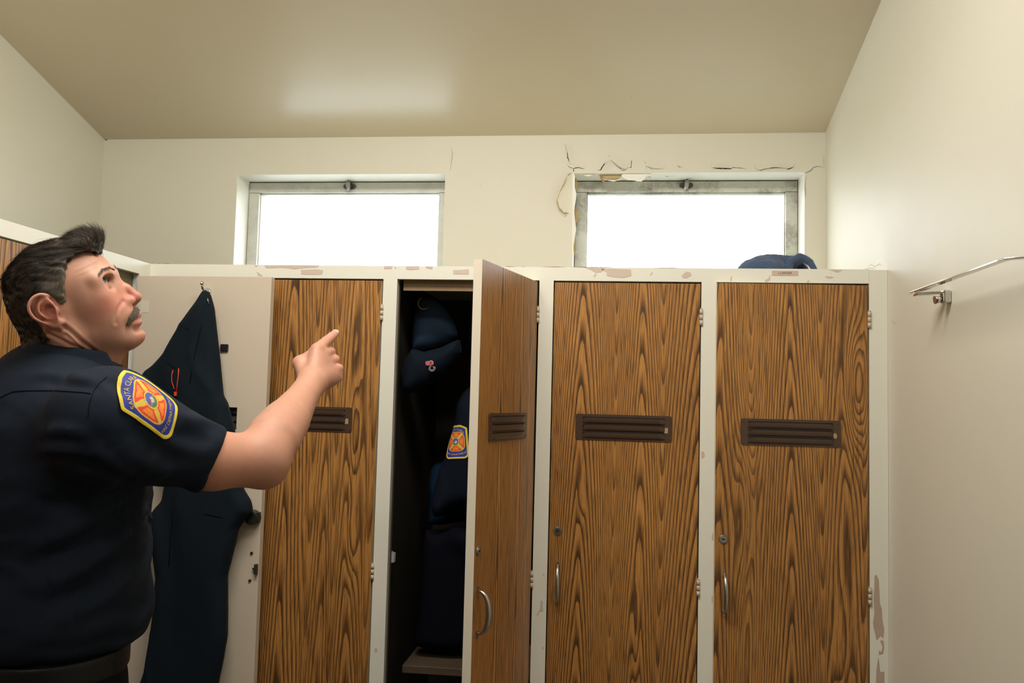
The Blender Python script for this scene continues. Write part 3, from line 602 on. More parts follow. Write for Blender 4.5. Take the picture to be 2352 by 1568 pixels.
# name tape on the rail above the right-hand door
p0 = on_plane(1773, 621.3, 1, 0); p1 = on_plane(1833, 633, 1, 0)
bm = bmesh.new(); box(bm, p0[0], p1[0], -0.0009, -0.0001, p1[2], p0[2]); nt = bm_obj('name_tape', bm, simple('pinkish_label_tape', (0.58, 0.44, 0.35, 1), 0.5), bank)
me = text_mesh('L.LERNER', 0.0082); lt = link('lettering', me, M['inkblack'], nt, ((p0[0] + p1[0]) / 2, -0.00105, (p0[2] + p1[2]) / 2 - 0.0002), (math.radians(90), 0, 0))
# ---------------------------------------------------------------- bank along the left wall
bankL = root('locker_bank', (XL, 0, 0), 'second bank of lockers along the left wall, behind the man in navy', 'lockers')
def add_L(name, bm, m): return bm_obj(name, bm, m, bankL, (-XL, 0, 0))
YO = [(-0.431, -0.053), (-0.861, -0.483), (-1.291, -0.913), (-1.721, -1.343)]; YEND = -1.76
bm = bmesh.new()
box(bm, XL - 0.019, XL - 0.0002, YEND, -0.0002, ZRAIL, ZTOP); box(bm, XL - 0.019, XL - 0.0002, YEND, -0.0002, 0.10, 0.122)
ys = [-0.0002, YO[0][1], YO[0][0], YO[1][1], YO[1][0], YO[2][1], YO[2][0], YO[3][1], YO[3][0], YEND]
for k in range(0, 10, 2): box(bm, XL - 0.019, XL - 0.0002, ys[k + 1], ys[k], 0.122, ZRAIL)
add_L('face_frame', bm, M['frame'])
bm = bmesh.new(); box(bm, XLW + 0.001, XL - 0.0195, YEND, 0.018, ZTOP - 0.019, ZTOP - 0.0005); add_L('top_panel', bm, M['frame'])
for y in (-0.033, -0.457, -0.887, -1.317, YEND + 0.009): bm = bmesh.new(); box(bm, XLW + 0.02, XL - 0.0195, y - 0.009, y + 0.009, 0.1, ZTOP - 0.0195); add_L('divider_panel', bm, M['dark_int'])
bm = bmesh.new(); box(bm, XLW + 0.001, XLW + 0.018, YEND, -0.02, 0.1, ZTOP - 0.0195); add_L('back_panel', bm, M['dark_int'])
bm = bmesh.new(); box(bm, XL - 0.034, XL - 0.0195, -0.43, -0.054, 1.778, 1.8295); add_L('header_rail', bm, simple('olive_rail', (0.20, 0.165, 0.09, 1), 0.6))  # header rail in one flat olive tone
bm = bmesh.new(); box(bm, XLW + 0.03, XL - 0.04, -0.425, -0.0425, 1.520, 1.540); add_L('shelf', bm, M['dark_int'])
bm = bmesh.new(); box(bm, XLW + 0.1, XL - 0.02, -0.046, -0.0422, 1.541, 1.66); add_L('inner_panel', bm, simple('brown_inner_panel', (0.17, 0.075, 0.025, 1), 0.5, var=0.2, vscale=30))
bm = bmesh.new(); box(bm, XL - 0.08, XL - 0.062, YEND, -0.02, 0, 0.0995); add_L('toe_kick', bm, M['rubber'])
for y0, y1 in YO[1:]:
    d = make_door(wL, bankL, (-0.0005, y1 - 0.004, DZ), 90, 'closed oak-look door of the side bank')
dO = make_door(wL, bankL, (0.004, YO[0][1] + 0.006, DZ - 0.003), 180, 'open locker door showing its pale beige inner face', None, M['doorpaint'])
# things fixed to the inner face of the open side door (its local +y is towards the room)
def on_door(px, py): return on_plane(px, py, 1, YO[0][1] + 0.006 - DT)
def door_part(name, bm, m, par=None):
    o = bm_obj(name, bm, m); o.parent = par or dO; o.matrix_parent_inverse = (Matrix.Translation((XL + 0.004, YO[0][1] + 0.006, DZ - 0.003)) @ Matrix.Rotation(math.pi, 4, 'Z')).inverted(); return o
YD = YO[0][1] + 0.006 - DT
a = on_door(477, 672); bm = bmesh.new(); tube(bm, [(a[0], YD, a[2] + 0.004), (a[0], YD - 0.018, a[2] + 0.002), (a[0], YD - 0.030, a[2] + 0.008), (a[0], YD - 0.034, a[2] + 0.018)], 0.003, 8); cyl(bm, (a[0], YD, a[2] + 0.004), (a[0], YD - 0.003, a[2] + 0.004), 0.009, 16)
bpy_s = bmesh.ops.create_uvsphere(bm, u_segments=12, v_segments=8, radius=0.0052, matrix=Matrix.Translation((a[0], YD - 0.034, a[2] + 0.020))); door_part('coat_hook', bm, M['chrome'])
a, b = on_door(508, 790), on_door(525, 807); bm = bmesh.new(); box(bm, a[0], b[0], YD - 0.006, YD - 0.0002, b[2], a[2]); bevel(bm, 0.002, 2); door_part('black_magnet', bm, M['rubber'])
for q in ((578, 1270), (574, 1333)):
    a = on_door(*q); bm = bmesh.new(); cyl(bm, (a[0], YD - 0.0002, a[2]), (a[0], YD - 0.003, a[2]), 0.0042, 14, 0.003); door_part('bolt_head', bm, simple('dark_bolt', (0.05, 0.035, 0.025, 1), 0.4, 0.5))
a = on_door(584, 1187); bm = bmesh.new(); cyl(bm, (a[0], YD, a[2]), (a[0], YD - 0.022, a[2]), 0.0195, 28, 0.017); box(bm, a[0] + 0.004, a[0] + 0.018, YD - 0.016, YD - 0.0002, a[2] - 0.012, a[2] + 0.014); bevel(bm, 0.0015, 2); door_part('lock_body', bm, simple('dark_oiled_steel', (0.035, 0.045, 0.045, 1), 0.3, 0.6))
a = on_door(588, 1305); bm = bmesh.new(); box(bm, a[0] - 0.002, a[0] + 0.006, YD - 0.010, YD - 0.0002, a[2] - 0.014, a[2] + 0.012); box(bm, a[0] - 0.008, a[0] - 0.001, YD - 0.006, YD - 0.002, a[2] - 0.002, a[2] + 0.002); bevel(bm, 0.0006, 1); door_part('latch', bm, M['darkmetal'])
# small paper label with pencilled marks beside the man's mouth
a, b = on_door(322, 690), on_door(341, 718); bm = bmesh.new(); box(bm, a[0], b[0], YD - 0.0006, YD - 0.0001, b[2], a[2]); pl = door_part('paper_label', bm, simple('off_white_paper', (0.66, 0.60, 0.49, 1), 0.7))
bm = bmesh.new()
for q in ([(323, 692), (326, 690)], [(334, 692), (336, 692)], [(330, 701), (332, 698), (335, 701), (332, 704), (330, 701)], [(326, 718), (341, 718)]): ribbon(bm, q, 0.0009, val=YD - 0.0008, off=0.0)
door_part('pencil_mark', bm, simple('grey_pencil', (0.10, 0.05, 0.05, 1), 0.8), pl)
bm = bmesh.new(); ribbon(bm, [(572, 768), (575, 774), (577, 778)], 0.002, val=YD - 0.0003, off=0.0); door_part('scuff', bm, M['primer'])
from mathutils.bvhtree import BVHTree
def bvh_of(V, F): return BVHTree.FromPolygons([tuple(v) for v in V], [tuple(int(i) for i in f) for f in F])
def norm(v): v = np.asarray(v, float); return v / np.linalg.norm(v)
M['vcol_cloth'] = None
def vcol_mat(name, rough, sss=0.0, bump=0.0, bs=500, **kw):
    m = NT(name); a = m.n('ShaderNodeVertexColor'); a.layer_name = 'Col'; m.col(a.outputs[0]); m.p(Roughness=rough, **kw)
    if sss: m.p(Subsurface_Weight=sss); m.b.inputs['Subsurface Radius'].default_value = (1.0, 0.35, 0.2); m.b.inputs['Subsurface Scale'].default_value = 0.004
    if bump: m.bump(m.noise(m.coords(), bs, 3), bump, 0.0006)
    return m.m
M['embroid'] = vcol_mat('embroidered_patch', 0.7, bump=0.3, bs=900)
M['thread'] = simple('yellow_thread', (0.60, 0.50, 0.08, 1), 0.7)
def make_patch(bvh, cen, nrm, up, parent, mats=None, size=1.0, put=None):
    """fire-department shoulder patch laid on a sleeve; up = towards the shoulder"""
    if put is None: nrm = norm(nrm); up = norm(np.asarray(up) - nrm * np.dot(up, nrm)); right = np.cross(up, nrm)
    def put0(u, v, off):
        o = Vector(cen + right * u + up * v + nrm * 0.06); h = bvh.ray_cast(o, Vector(-nrm), 0.14)
        if h[0] is None: return cen + right * u + up * v
        return np.array(h[0]) + nrm * off
    put = put or put0
    W, H = 0.0385 * size, 0.051 * size
    def sd(u, v):
        q = np.hypot(np.maximum(np.abs(u) - (W - 0.014), 0), np.maximum(np.abs(v + 0.001) - (H - 0.001 - 0.014), 0)) - 0.014
        return np.maximum(q, np.hypot(u, v + 0.020 * size) - 0.0705 * size)
    n = 96; us = np.linspace(-W, W, n); vs = np.linspace(-H, H, int(n * 1.2)); U, Vv = np.meshgrid(us, vs)
    # squeeze the grid into the outline so that the rim is clean
    D = sd(U, Vv); cell = us[1] - us[0]; e_ = 1e-5; gx = (sd(U + e_, Vv) - sd(U - e_, Vv)) / (2 * e_); gy = (sd(U, Vv + e_) - sd(U, Vv - e_)) / (2 * e_); keep = D < 0.9 * cell; sn = keep & (D > -0.55 * cell); U = np.where(sn, U - gx * D, U); Vv = np.where(sn, Vv - gy * D, Vv); D = np.where(sn, 0, D)
    idx = -np.ones(U.shape, int); idx[keep] = np.arange(keep.sum()); uk, vk, dk = U[keep], Vv[keep], D[keep]
    r = np.hypot(uk, vk); th = np.arctan2(vk, uk)
    C = np.tile(np.array([0.022, 0.034, 0.30]), (len(uk), 1))
    k4 = np.mod(th + math.pi / 4, math.pi / 2) - math.pi / 4                      # angle from nearest arm axis
    Rr = r / size; wid = 0.62 - 0.10 * np.cos((Rr - 0.012) / 0.02 * math.pi); out = 0.0295 - 0.0022 * np.cos(k4 * 4)
    rim = (Rr > 0.0110) & (Rr < out + 0.0018) & (np.abs(k4) < wid + 0.10); C[rim] = (0.78, 0.52, 0.05)
    sp = (np.abs(np.abs(k4) - math.pi / 4) < 0.13) & (Rr > 0.010) & (Rr < 0.0275); C[sp] = (0.70, 0.50, 0.08)
    lobe = (Rr > 0.0130) & (Rr < out) & (np.abs(k4) < wid - 0.03); C[lobe] = (0.80, 0.06, 0.02)
    lob2 = (Rr > 0.0155) & (Rr < out - 0.0032) & (np.abs(k4) < wid - 0.22); C[lob2] = (0.86, 0.22, 0.03)
    nz = vnoise(np.stack([uk * 900, vk * 900, uk * 0], 1), 5); C[lob2 & (nz > 0.25)] = (0.85, 0.40, 0.05)
    C[Rr < 0.0128] = (0.78, 0.52, 0.05); C[Rr < 0.0110] = (0.08, 0.12, 0.45)
    z = Rr < 0.0110; C[z & (vk < 0.002 * nz)] = (0.22, 0.24, 0.24); C[z & (vk < -0.003) & (uk < 0)] = (0.05, 0.22, 0.08); C[z & (vk < -0.003) & (uk > 0.001)] = (0.16, 0.15, 0.07)
    C[z & (np.hypot(uk - 0.001, vk + 0.001) < 0.0042)] = (0.55, 0.55, 0.42); C[z & (np.abs(vk - 0.002) < 0.0012) & (uk < 0)] = (0.30, 0.05, 0.12)
    C[dk > -0.0046] = (0.80, 0.60, 0.04)
    P = [put(u, v, 0.0016 if d < -0.0046 else 0.0022) for u, v, d in zip(uk, vk, dk)]
    F = [(idx[i, j], idx[i, j + 1], idx[i + 1, j + 1], idx[i + 1, j]) for i in range(U.shape[0] - 1) for j in range(n - 1) if keep[i, j] and keep[i, j + 1] and keep[i + 1, j] and keep[i + 1, j + 1]]
    me = np_mesh('shoulder_patch', P, F); set_col(me, C); o = link('shoulder_patch', me, M['embroid'], parent); o['label'] = 'blue and yellow shield patch with a red maltese cross'
    so = o.modifiers.new('thick', 'SOLIDIFY'); so.thickness = 0.0014; so.offset = 0
    for txt, top in (('SANTA CLARA', True), ('FIRE DEPARTMENT', False)):
        tm = text_mesh(txt, 0.0098 * size if top else 0.0080 * size); bm = bmesh.new(); bm.from_mesh(tm); bmesh.ops.subdivide_edges(bm, edges=list(bm.edges), cuts=1)
        for v in bm.verts:
            x, y = v.co.x, v.co.y
            if top: R0 = 0.0375 * size; a = x / R0; u, w = (R0 + y) * math.sin(a), (R0 + y) * math.cos(a) - 0.0005
            else: R0 = 0.085 * size; a = x / R0; u, w = (R0 - y) * math.sin(a), -(R0 - y) * math.cos(a) + 0.0465 * size
            v.co = Vector(put(u, w, 0.0027))
        bm_obj('embroidered_lettering', bm, M['thread'], o)
    return o
# ================================================================ things on and in the lockers
M['coverall'] = fabric('dark_navy_coverall_cloth', (0.0075, 0.0125, 0.0185), 0.8, 700, 0.02)
M['knitblue'] = fabric('blue_cap_mesh', (0.060, 0.110, 0.200), 0.8, 500, 0.02); M['capnavy'] = fabric('navy_cap_cloth', (0.005, 0.009, 0.016), 0.8, 600, 0.02)
M['towel'] = fabric('blue_terry', (0.055, 0.085, 0.150), 0.95, 420, 0.3, var=0.25)
M['redwhite'] = simple('red_embroidery', (0.62, 0.05, 0.06, 1), 0.7)
def planar(pix, ax, val): return np.array([on_plane(x, y, ax, val) for x, y in pix])
def garment(name, pix, y0, half, rnd, mat, label, cat, h=0.005, amp=0.010, seed=1, extra=None, fx=26, fz=4.5, lines=(), box_=None):
    """cloth hanging in the plane y = y0: traced outline with real thickness and folds"""
    poly = planar(pix, 1, y0)[:, [0, 2]]; lo = np.array([poly[:, 0].min() - 0.03, y0 - half - 0.04, poly[:, 1].min() - 0.03]); hi = np.array([poly[:, 0].max() + 0.03, y0 + half + 0.04, poly[:, 1].max() + 0.03])
    pl = [tuple(p) for p in poly]
    def f(P):
        n = vnoise(np.stack([P[:, 0] * fx + vnoise(P * 5, seed + 9) * 1.5 + P[:, 2] * 3, P[:, 1] * 6, P[:, 2] * fz], 1), seed); e = 0.5 - 1.5 * np.abs(n)
        d = s_slab(P[:, 0], P[:, 2], P[:, 1] - y0, pl, half, rnd)
        if extra is not None: d = extra(P, d)
        return d - amp * e * np.where(P[:, 1] < y0, 1.0, 0.3)
    V, F = iso_mesh(f, lo, hi, h); V = relax_(V, F, 2); o = link(name, np_mesh(name, V, F), mat)
    if cat: tag(o, label, cat)
    return o, V, F
def relax_(V, F, it=2):
    n = len(V); E = np.concatenate([F[:, [0, 1]], F[:, [1, 2]], F[:, [2, 3]], F[:, [3, 0]]]); deg = np.bincount(E[:, 0], minlength=n) + np.bincount(E[:, 1], minlength=n)
    for _ in range(it): V = V * 0.4 + 0.6 * np.stack([np.bincount(E[:, 0], V[E[:, 1], i], n) + np.bincount(E[:, 1], V[E[:, 0], i], n) for i in range(3)], 1) / np.maximum(deg, 1)[:, None]
    return V
# coverall hung by its collar from the hook on the open side door
CY = YD - 0.040
cpix = [(466, 676), (473, 668), (480, 672), (490, 705), (498, 770), (505, 830), (511, 908), (520, 922), (536, 985), (547, 1060), (558, 1123), (575, 1150), (580, 1176), (562, 1193), (546, 1216), (541, 1240), (520, 1322), (521, 1400), (520, 1462), (510, 1520), (498, 1575), (470, 1760), (400, 1800), (322, 1780), (318, 1575), (332, 1530), (346, 1478), (358, 1400), (363, 1322), (352, 1240), (346, 1205), (352, 1178), (372, 1150), (378, 1110), (360, 1020), (330, 960), (300, 905), (325, 868), (380, 812), (412, 756), (416, 745), (422, 738), (440, 712)]
cov, Vc_, Fc_ = garment('coverall', cpix, CY, 0.030, 0.028, M['coverall'], 'dark navy coverall hanging from the hook on the open pale door', 'coverall', h=0.0055, amp=0.0095, seed=61, fx=17, fz=3.2)
bcv = bvh_of(Vc_, Fc_)
def on_cov(px, py, off=0.0015):
    h = bcv.ray_cast(Vector(CAM), Vector(norm(ray(px, py))), 6); return np.array(h[0]) + np.array(h[1]) * off if h[0] is not None else on_plane(px, py, 1, CY - 0.03)
for nm, pl, r, m in (('drawcord', [(398, 850), (395, 862), (395, 876), (399, 888), (401, 894)], 0.0011, 'orange'), ('drawcord', [(411, 846), (410, 862), (408, 878), (406, 900)], 0.0012, 'orange')):
    bm = bmesh.new(); tube(bm, [tuple(on_cov(*q)) for q in pl], r, 6); o = bm_obj(nm, bm, M[m], cov); o['label'] = 'orange-red cord'
a = on_cov(405, 904, 0.004); bm = bmesh.new(); box(bm, a[0] - 0.003, a[0] + 0.003, a[1] - 0.003, a[1] + 0.003, a[2] - 0.006, a[2] + 0.005); bevel(bm, 0.001, 2); o = bm_obj('cord_toggle', bm, M['orange'], cov); o['label'] = 'orange-red toggle'
ms = fabric('coverall_seam', (0.003, 0.005, 0.008), 0.8)
for pl in ([(416, 748), (432, 756), (448, 764)], [(372, 824), (388, 836), (404, 846)], [(470, 700), (460, 760), (446, 820), (436, 880)], [(402, 1130), (398, 1180), (392, 1240), (388, 1300)], [(470, 1180), (510, 1188), (545, 1200)]):
    bm = bmesh.new(); tube(bm, [tuple(on_cov(q[0], q[1], 0.0003)) for q in pl], 0.0009, 6); bm_obj('seam', bm, ms, cov)
bm = bmesh.new(); tube(bm, [tuple(on_cov(475, 685, 0.003)), tuple(on_cov(476, 692, 0.003)), tuple(on_cov(478, 698, 0.003))], 0.0012, 6); bm_obj('hanging_loop', bm, M['chrome'], cov)
# ---------------------------------------------------------------- inside the open middle locker
# blue cap hung with its crown to the front, a navy cap behind it
cb, Vb1, _ = garment('baseball_cap', [(957, 702), (968, 690), (985, 684), (1002, 690), (1026, 712), (1044, 742), (1052, 770), (1030, 783), (1000, 797), (975, 803), (950, 806), (949, 780), (952, 740)], 0.205, 0.050, 0.045, M['knitblue'], 'faded blue cap hanging at the top of the open locker', 'cap', h=0.004, amp=0.002, seed=70)
cn, Vn1, Fn1 = garment('baseball_cap', [(948, 800), (975, 808), (1010, 800), (1040, 786), (1056, 780), (1060, 810), (1040, 840), (1015, 862), (990, 880), (962, 895), (940, 905), (926, 893), (924, 862), (930, 828)], 0.098, 0.044, 0.040, M['capnavy'], 'navy cap with a red letter badge hanging below the faded blue cap', 'cap', h=0.004, amp=0.002, seed=71)
bcn = bvh_of(Vn1, Fn1)
for ch, (px, py), sz, rot, m in (('S', (988, 834), 0.026, 100, 'redwhite'), ('C', (993, 847), 0.020, 75, 'badge')):
    if 'badge' not in M: M['badge'] = simple('grey_brown_embroidery', (0.16, 0.10, 0.085, 1), 0.7); M['badge_rim'] = simple('white_embroidery', (0.55, 0.50, 0.50, 1), 0.7)
    h = bcn.ray_cast(Vector(CAM), Vector(norm(ray(px, py))), 6); p = np.array(h[0]); n = norm(np.array(h[1]) * 0.5 + np.array([0, -1, 0]) * 0.5)
    for k, (ext, mm) in enumerate(((0.0016, 'badge_rim'), (0.0, m))):
        c = bpy.data.curves.new('lettering', 'FONT'); c.body = ch; c.size = sz; c.align_x = 'CENTER'; c.align_y = 'CENTER'; c.offset = 0.0006 + ext * 0.7; c.extrude = 0.0008 + 0.0006 * k
        t = bpy.data.objects.new('lettering', c); COL.objects.link(t); me = bpy.data.meshes.new_from_object(t.evaluated_get(bpy.context.evaluated_depsgraph_get())); bpy.data.objects.remove(t, do_unlink=True)
        z = Vector(n); x = Vector((0, 0, 1)).cross(z).normalized(); y = z.cross(x); Mx = Matrix((x, y, z)).transposed().to_4x4() @ Matrix.Rotation(math.radians(rot), 4, 'Z'); Mx.translation = Vector(p + n * (0.003 + 0.0012 * k)); me.transform(Mx)
        link('cap_letter', me, M[mm], cn)
# shirt with a shoulder patch, hanging from the rail; only its sleeve shows beside the door
sh, Vh1, Fh1 = garment('uniform_shirt', [(1066, 900), (1052, 930), (1046, 985), (1018, 1058), (1004, 1110), (992, 1160), (1000, 1185), (1024, 1184), (1046, 1166), (1070, 1160), (1110, 1170), (1190, 1170), (1190, 920), (1140, 880), (1100, 870)], 0.190, 0.060, 0.045, fabric('shadowed_navy_shirt_cloth', (0.006, 0.009, 0.017), 0.8), 'navy uniform shirt with a shoulder patch hanging inside the open locker', 'shirt', h=0.0045, amp=0.004, seed=73)  # navy darkened in the colour for the shade inside the locker
bsh = bvh_of(Vh1, Fh1); h = bsh.ray_cast(Vector(CAM), Vector(norm(ray(1047, 1014))), 6)
make_patch(bsh, np.array(h[0]), norm(np.array([-0.42, -1.0, 0.05])), np.array([-0.10, 0, 1.0]), sh, size=0.92)
garment('jacket', [(1000, 1064), (990, 1080), (984, 1110), (988, 1150), (984, 1200), (990, 1205), (1028, 1204), (1060, 1200), (1120, 1200), (1120, 1060), (1040, 1050)], 0.315, 0.040, 0.036, fabric('dull_blue_jacket', (0.007, 0.022, 0.050), 0.8), 'dull blue jacket edge showing behind the hanging navy shirt', 'jacket', h=0.006, amp=0.004, seed=74)
garment('black_trousers', [(975, 1215), (1120, 1212), (1130, 1490), (1010, 1488), (950, 1482), (962, 1400), (966, 1320), (968, 1260)], 0.205, 0.048, 0.04, fabric('black_trouser_cloth', (0.0035, 0.004, 0.008), 0.85), 'black trousers hanging below the shirt inside the open locker', 'trousers', h=0.006, amp=0.022, seed=75, fx=16, fz=2)
# ---------------------------------------------------------------- blue towel on top of the lockers
def towel_sdf(P):
    zt = ZTOP - 0.0005; q = (P - np.array([0.432, 0.075, zt])) / np.array([1.22, 1.1, 1.12])
    d = s_ell(q, (-0.035, 0.02, 0.008), (0.052, 0.050, 0.034)); d = smin(d, s_cap(q, (-0.060, -0.010, 0.012), (-0.052, 0.05, 0.022), 0.0135, 0.015), 0.008)
    arch = s_chain(q, [(0.016, -0.004, 0.004), (0.020, 0.000, 0.026), (0.040, 0.000, 0.039), (0.060, 0.002, 0.028), (0.074, 0.002, 0.005), (0.088, -0.002, 0.000)], [0.008, 0.0075, 0.0085, 0.0085, 0.0075, 0.004])
    top = s_cap(q, (-0.045, 0.01, 0.030), (0.036, 0.02, 0.034), 0.011, 0.012); body = s_cap(q, (-0.02, 0.03, 0.018), (0.045, 0.045, 0.014), 0.024, 0.022)
    d = smin(d, top, 0.014); d = smin(d, body, 0.02); d = smin(d, arch, 0.006); d = smin(d, s_cap(q, (-0.11, -0.01, 0.0), (-0.06, 0.01, 0.004), 0.004, 0.010), 0.012)
    d = smax(d, -s_ell(q, (0.046, -0.004, 0.011), (0.0120, 0.050, 0.018)), 0.003); d = np.minimum(d, arch + 0.0); d = smax(d, -s_cap(q, (-0.052, -0.04, 0.001), (-0.030, -0.012, 0.001), 0.006, 0.007), 0.003)
    d = d + 0.0016 * vnoise(q * 70, 81) + 0.0007 * vnoise(q * 260, 82) + 0.003 * vnoise(q * 24, 83); return smax(d, -(P[:, 2] - ZTOP + 0.0004), 0.001)
V_, F_ = iso_mesh(towel_sdf, (0.26, -0.02, ZTOP - 0.01), (0.57, 0.20, ZTOP + 0.075), 0.0022)
tag(link('towel', np_mesh('towel', V_, F_), M['towel']), 'crumpled dark blue towel lying on top of the right-hand lockers', 'towel')
# ---------------------------------------------------------------- chrome towel bar on the right wall
RX = XR - 0.052
pa = on_plane(2097, 671, 0, RX); pb = on_plane(2308, 597, 0, RX)
tb = root('towel_bar', (XR, (pa[1] + pb[1]) / 2, pa[2]), 'flat chrome towel bar mounted on the bare right wall', 'towel bar')
def tb_add(name, bm, m): return bm_obj(name, bm, m, tb, (-XR, -(pa[1] + pb[1]) / 2, -pa[2]))
zb_ = (pa[2] + pb[2]) / 2; bm = bmesh.new(); path = [(RX, pa[1], zb_), (RX, pb[1] + 0.012, zb_), (RX + 0.003, pb[1] + 0.001, zb_), (RX + 0.012, pb[1] - 0.008, zb_), (XR - 0.010, pb[1] - 0.030, zb_)]
hb = 0.0062; vt = []
for i, p in enumerate(path):
    p = Vector(p); a = Vector(path[max(i - 1, 0)]); b = Vector(path[min(i + 1, len(path) - 1)]); t = (b - a).normalized(); n = Vector((t.y, -t.x, 0)); vt.append([bm.verts.new(p + n * s * 0.0068 + Vector((0, 0, z))) for s, z in ((1, -0.0016), (1, 0.0016), (-1, 0.0016), (-1, -0.0016))])
for a, b in zip(vt, vt[1:]):
    for k in range(4): bm.faces.new((a[k], a[(k + 1) % 4], b[(k + 1) % 4], b[k]))
bm.faces.new(vt[0][::-1]); bm.faces.new(vt[-1]); bmesh.ops.recalc_face_normals(bm, faces=list(bm.faces)); bevel(bm, 0.0006, 2); tb_add('bar', bm, M['chrome'])
pm = on_plane(2131, 680, 0, XR - 0.03)
bm = bmesh.new(); poly_slab(bm, [(RX, pa[1] - 0.002, zb_ - 0.003), (RX, pa[1] - 0.03, zb_ - 0.003), (XR - 0.004, pa[1] - 0.062, zb_ - 0.003), (XR - 0.004, pa[1] - 0.040, zb_ - 0.003)], (0, 0, -0.005)); bevel(bm, 0.0006, 1); tb_add('end_bracket', bm, M['chrome'])
bm = bmesh.new(); box(bm, XR - 0.016, XR - 0.0005, pa[1] - 0.070, pa[1] - 0.048, zb_ - 0.028, zb_ - 0.002); bevel(bm, 0.003, 3); cyl(bm, (XR - 0.016, pa[1] - 0.060, zb_ - 0.020), (XR - 0.030, pa[1] - 0.060, zb_ - 0.022), 0.006, 16, 0.0085); tb_add('wall_post', bm, M['chrome'])
bm = bmesh.new(); yb = pb[1] - 0.034; box(bm, XR - 0.020, XR - 0.0005, yb - 0.030, yb, zb_ - 0.030, zb_ + 0.022); bevel(bm, 0.004, 3); tb_add('wall_post', bm, M['chrome'])
bm = bmesh.new(); cyl(bm, (XR - 0.020, yb - 0.014, zb_ - 0.020), (XR - 0.034, yb - 0.012, zb_ - 0.024), 0.010, 18, 0.013); tb_add('set_screw_knob', bm, M['darkmetal'])
# ================================================================ the man
dH = norm(ray(112, 705)); rrH = norm(CR - dH * (CR @ dH)); uuH = np.cross(rrH, dH)
TT, PH = math.radians(21), math.radians(12)
e0 = rrH * math.cos(TT) + uuH * math.sin(TT)
HX = math.cos(PH) * e0 - math.sin(PH) * dH; HY = math.cos(PH) * dH + math.sin(PH) * e0; HZ = np.cross(HX, HY)
HO = at_depth(112, 705, 1.335) + 0.07 * HY
HR = np.stack([HX, HY, HZ], 1)
HS = np.array([0.90, 1.0, 1.0])
def to_head(P): return ((P - HO) @ HR) / HS
def head_w(p): return HO + HR @ (np.asarray(p, float) * HS)
EYE = np.array([0.0850, -0.0325, 0.0095]); GAZE = norm([0.70, -0.50, 0.30])
def norm2(v): return v / (np.linalg.norm(v, axis=1)[:, None] + 1e-9)
def grad(f, P, e=0.0015):
    G = np.stack([f(P + np.eye(3)[i] * e) - f(P - np.eye(3)[i] * e) for i in range(3)], 1); return norm2(G)
def skull(Q, y):
    """Q: head-local points with y already mirrored to the near side"""
    P = Q.copy(); P[:, 1] = y
    d = s_ell(P, (0.008, 0, 0.014), (0.081, 0.073, 0.074)); d = smin(d, s_ell(P, (0.050, 0, 0.022), (0.0575, 0.061, 0.055)), 0.02); return d
def cr(pts, n=3):
    p = np.array(pts, float); p = np.vstack([2 * p[0] - p[1], p, 2 * p[-1] - p[-2]]); out = []
    for i in range(1, len(p) - 2):
        for t in np.arange(n) / n: out.append(0.5 * ((2 * p[i]) + (-p[i - 1] + p[i + 1]) * t + (2 * p[i - 1] - 5 * p[i] + 4 * p[i + 1] - p[i + 2]) * t * t + (-p[i - 1] + 3 * p[i] - 3 * p[i + 1] + p[i + 2]) * t ** 3))
    return np.array(out + [p[-2]])
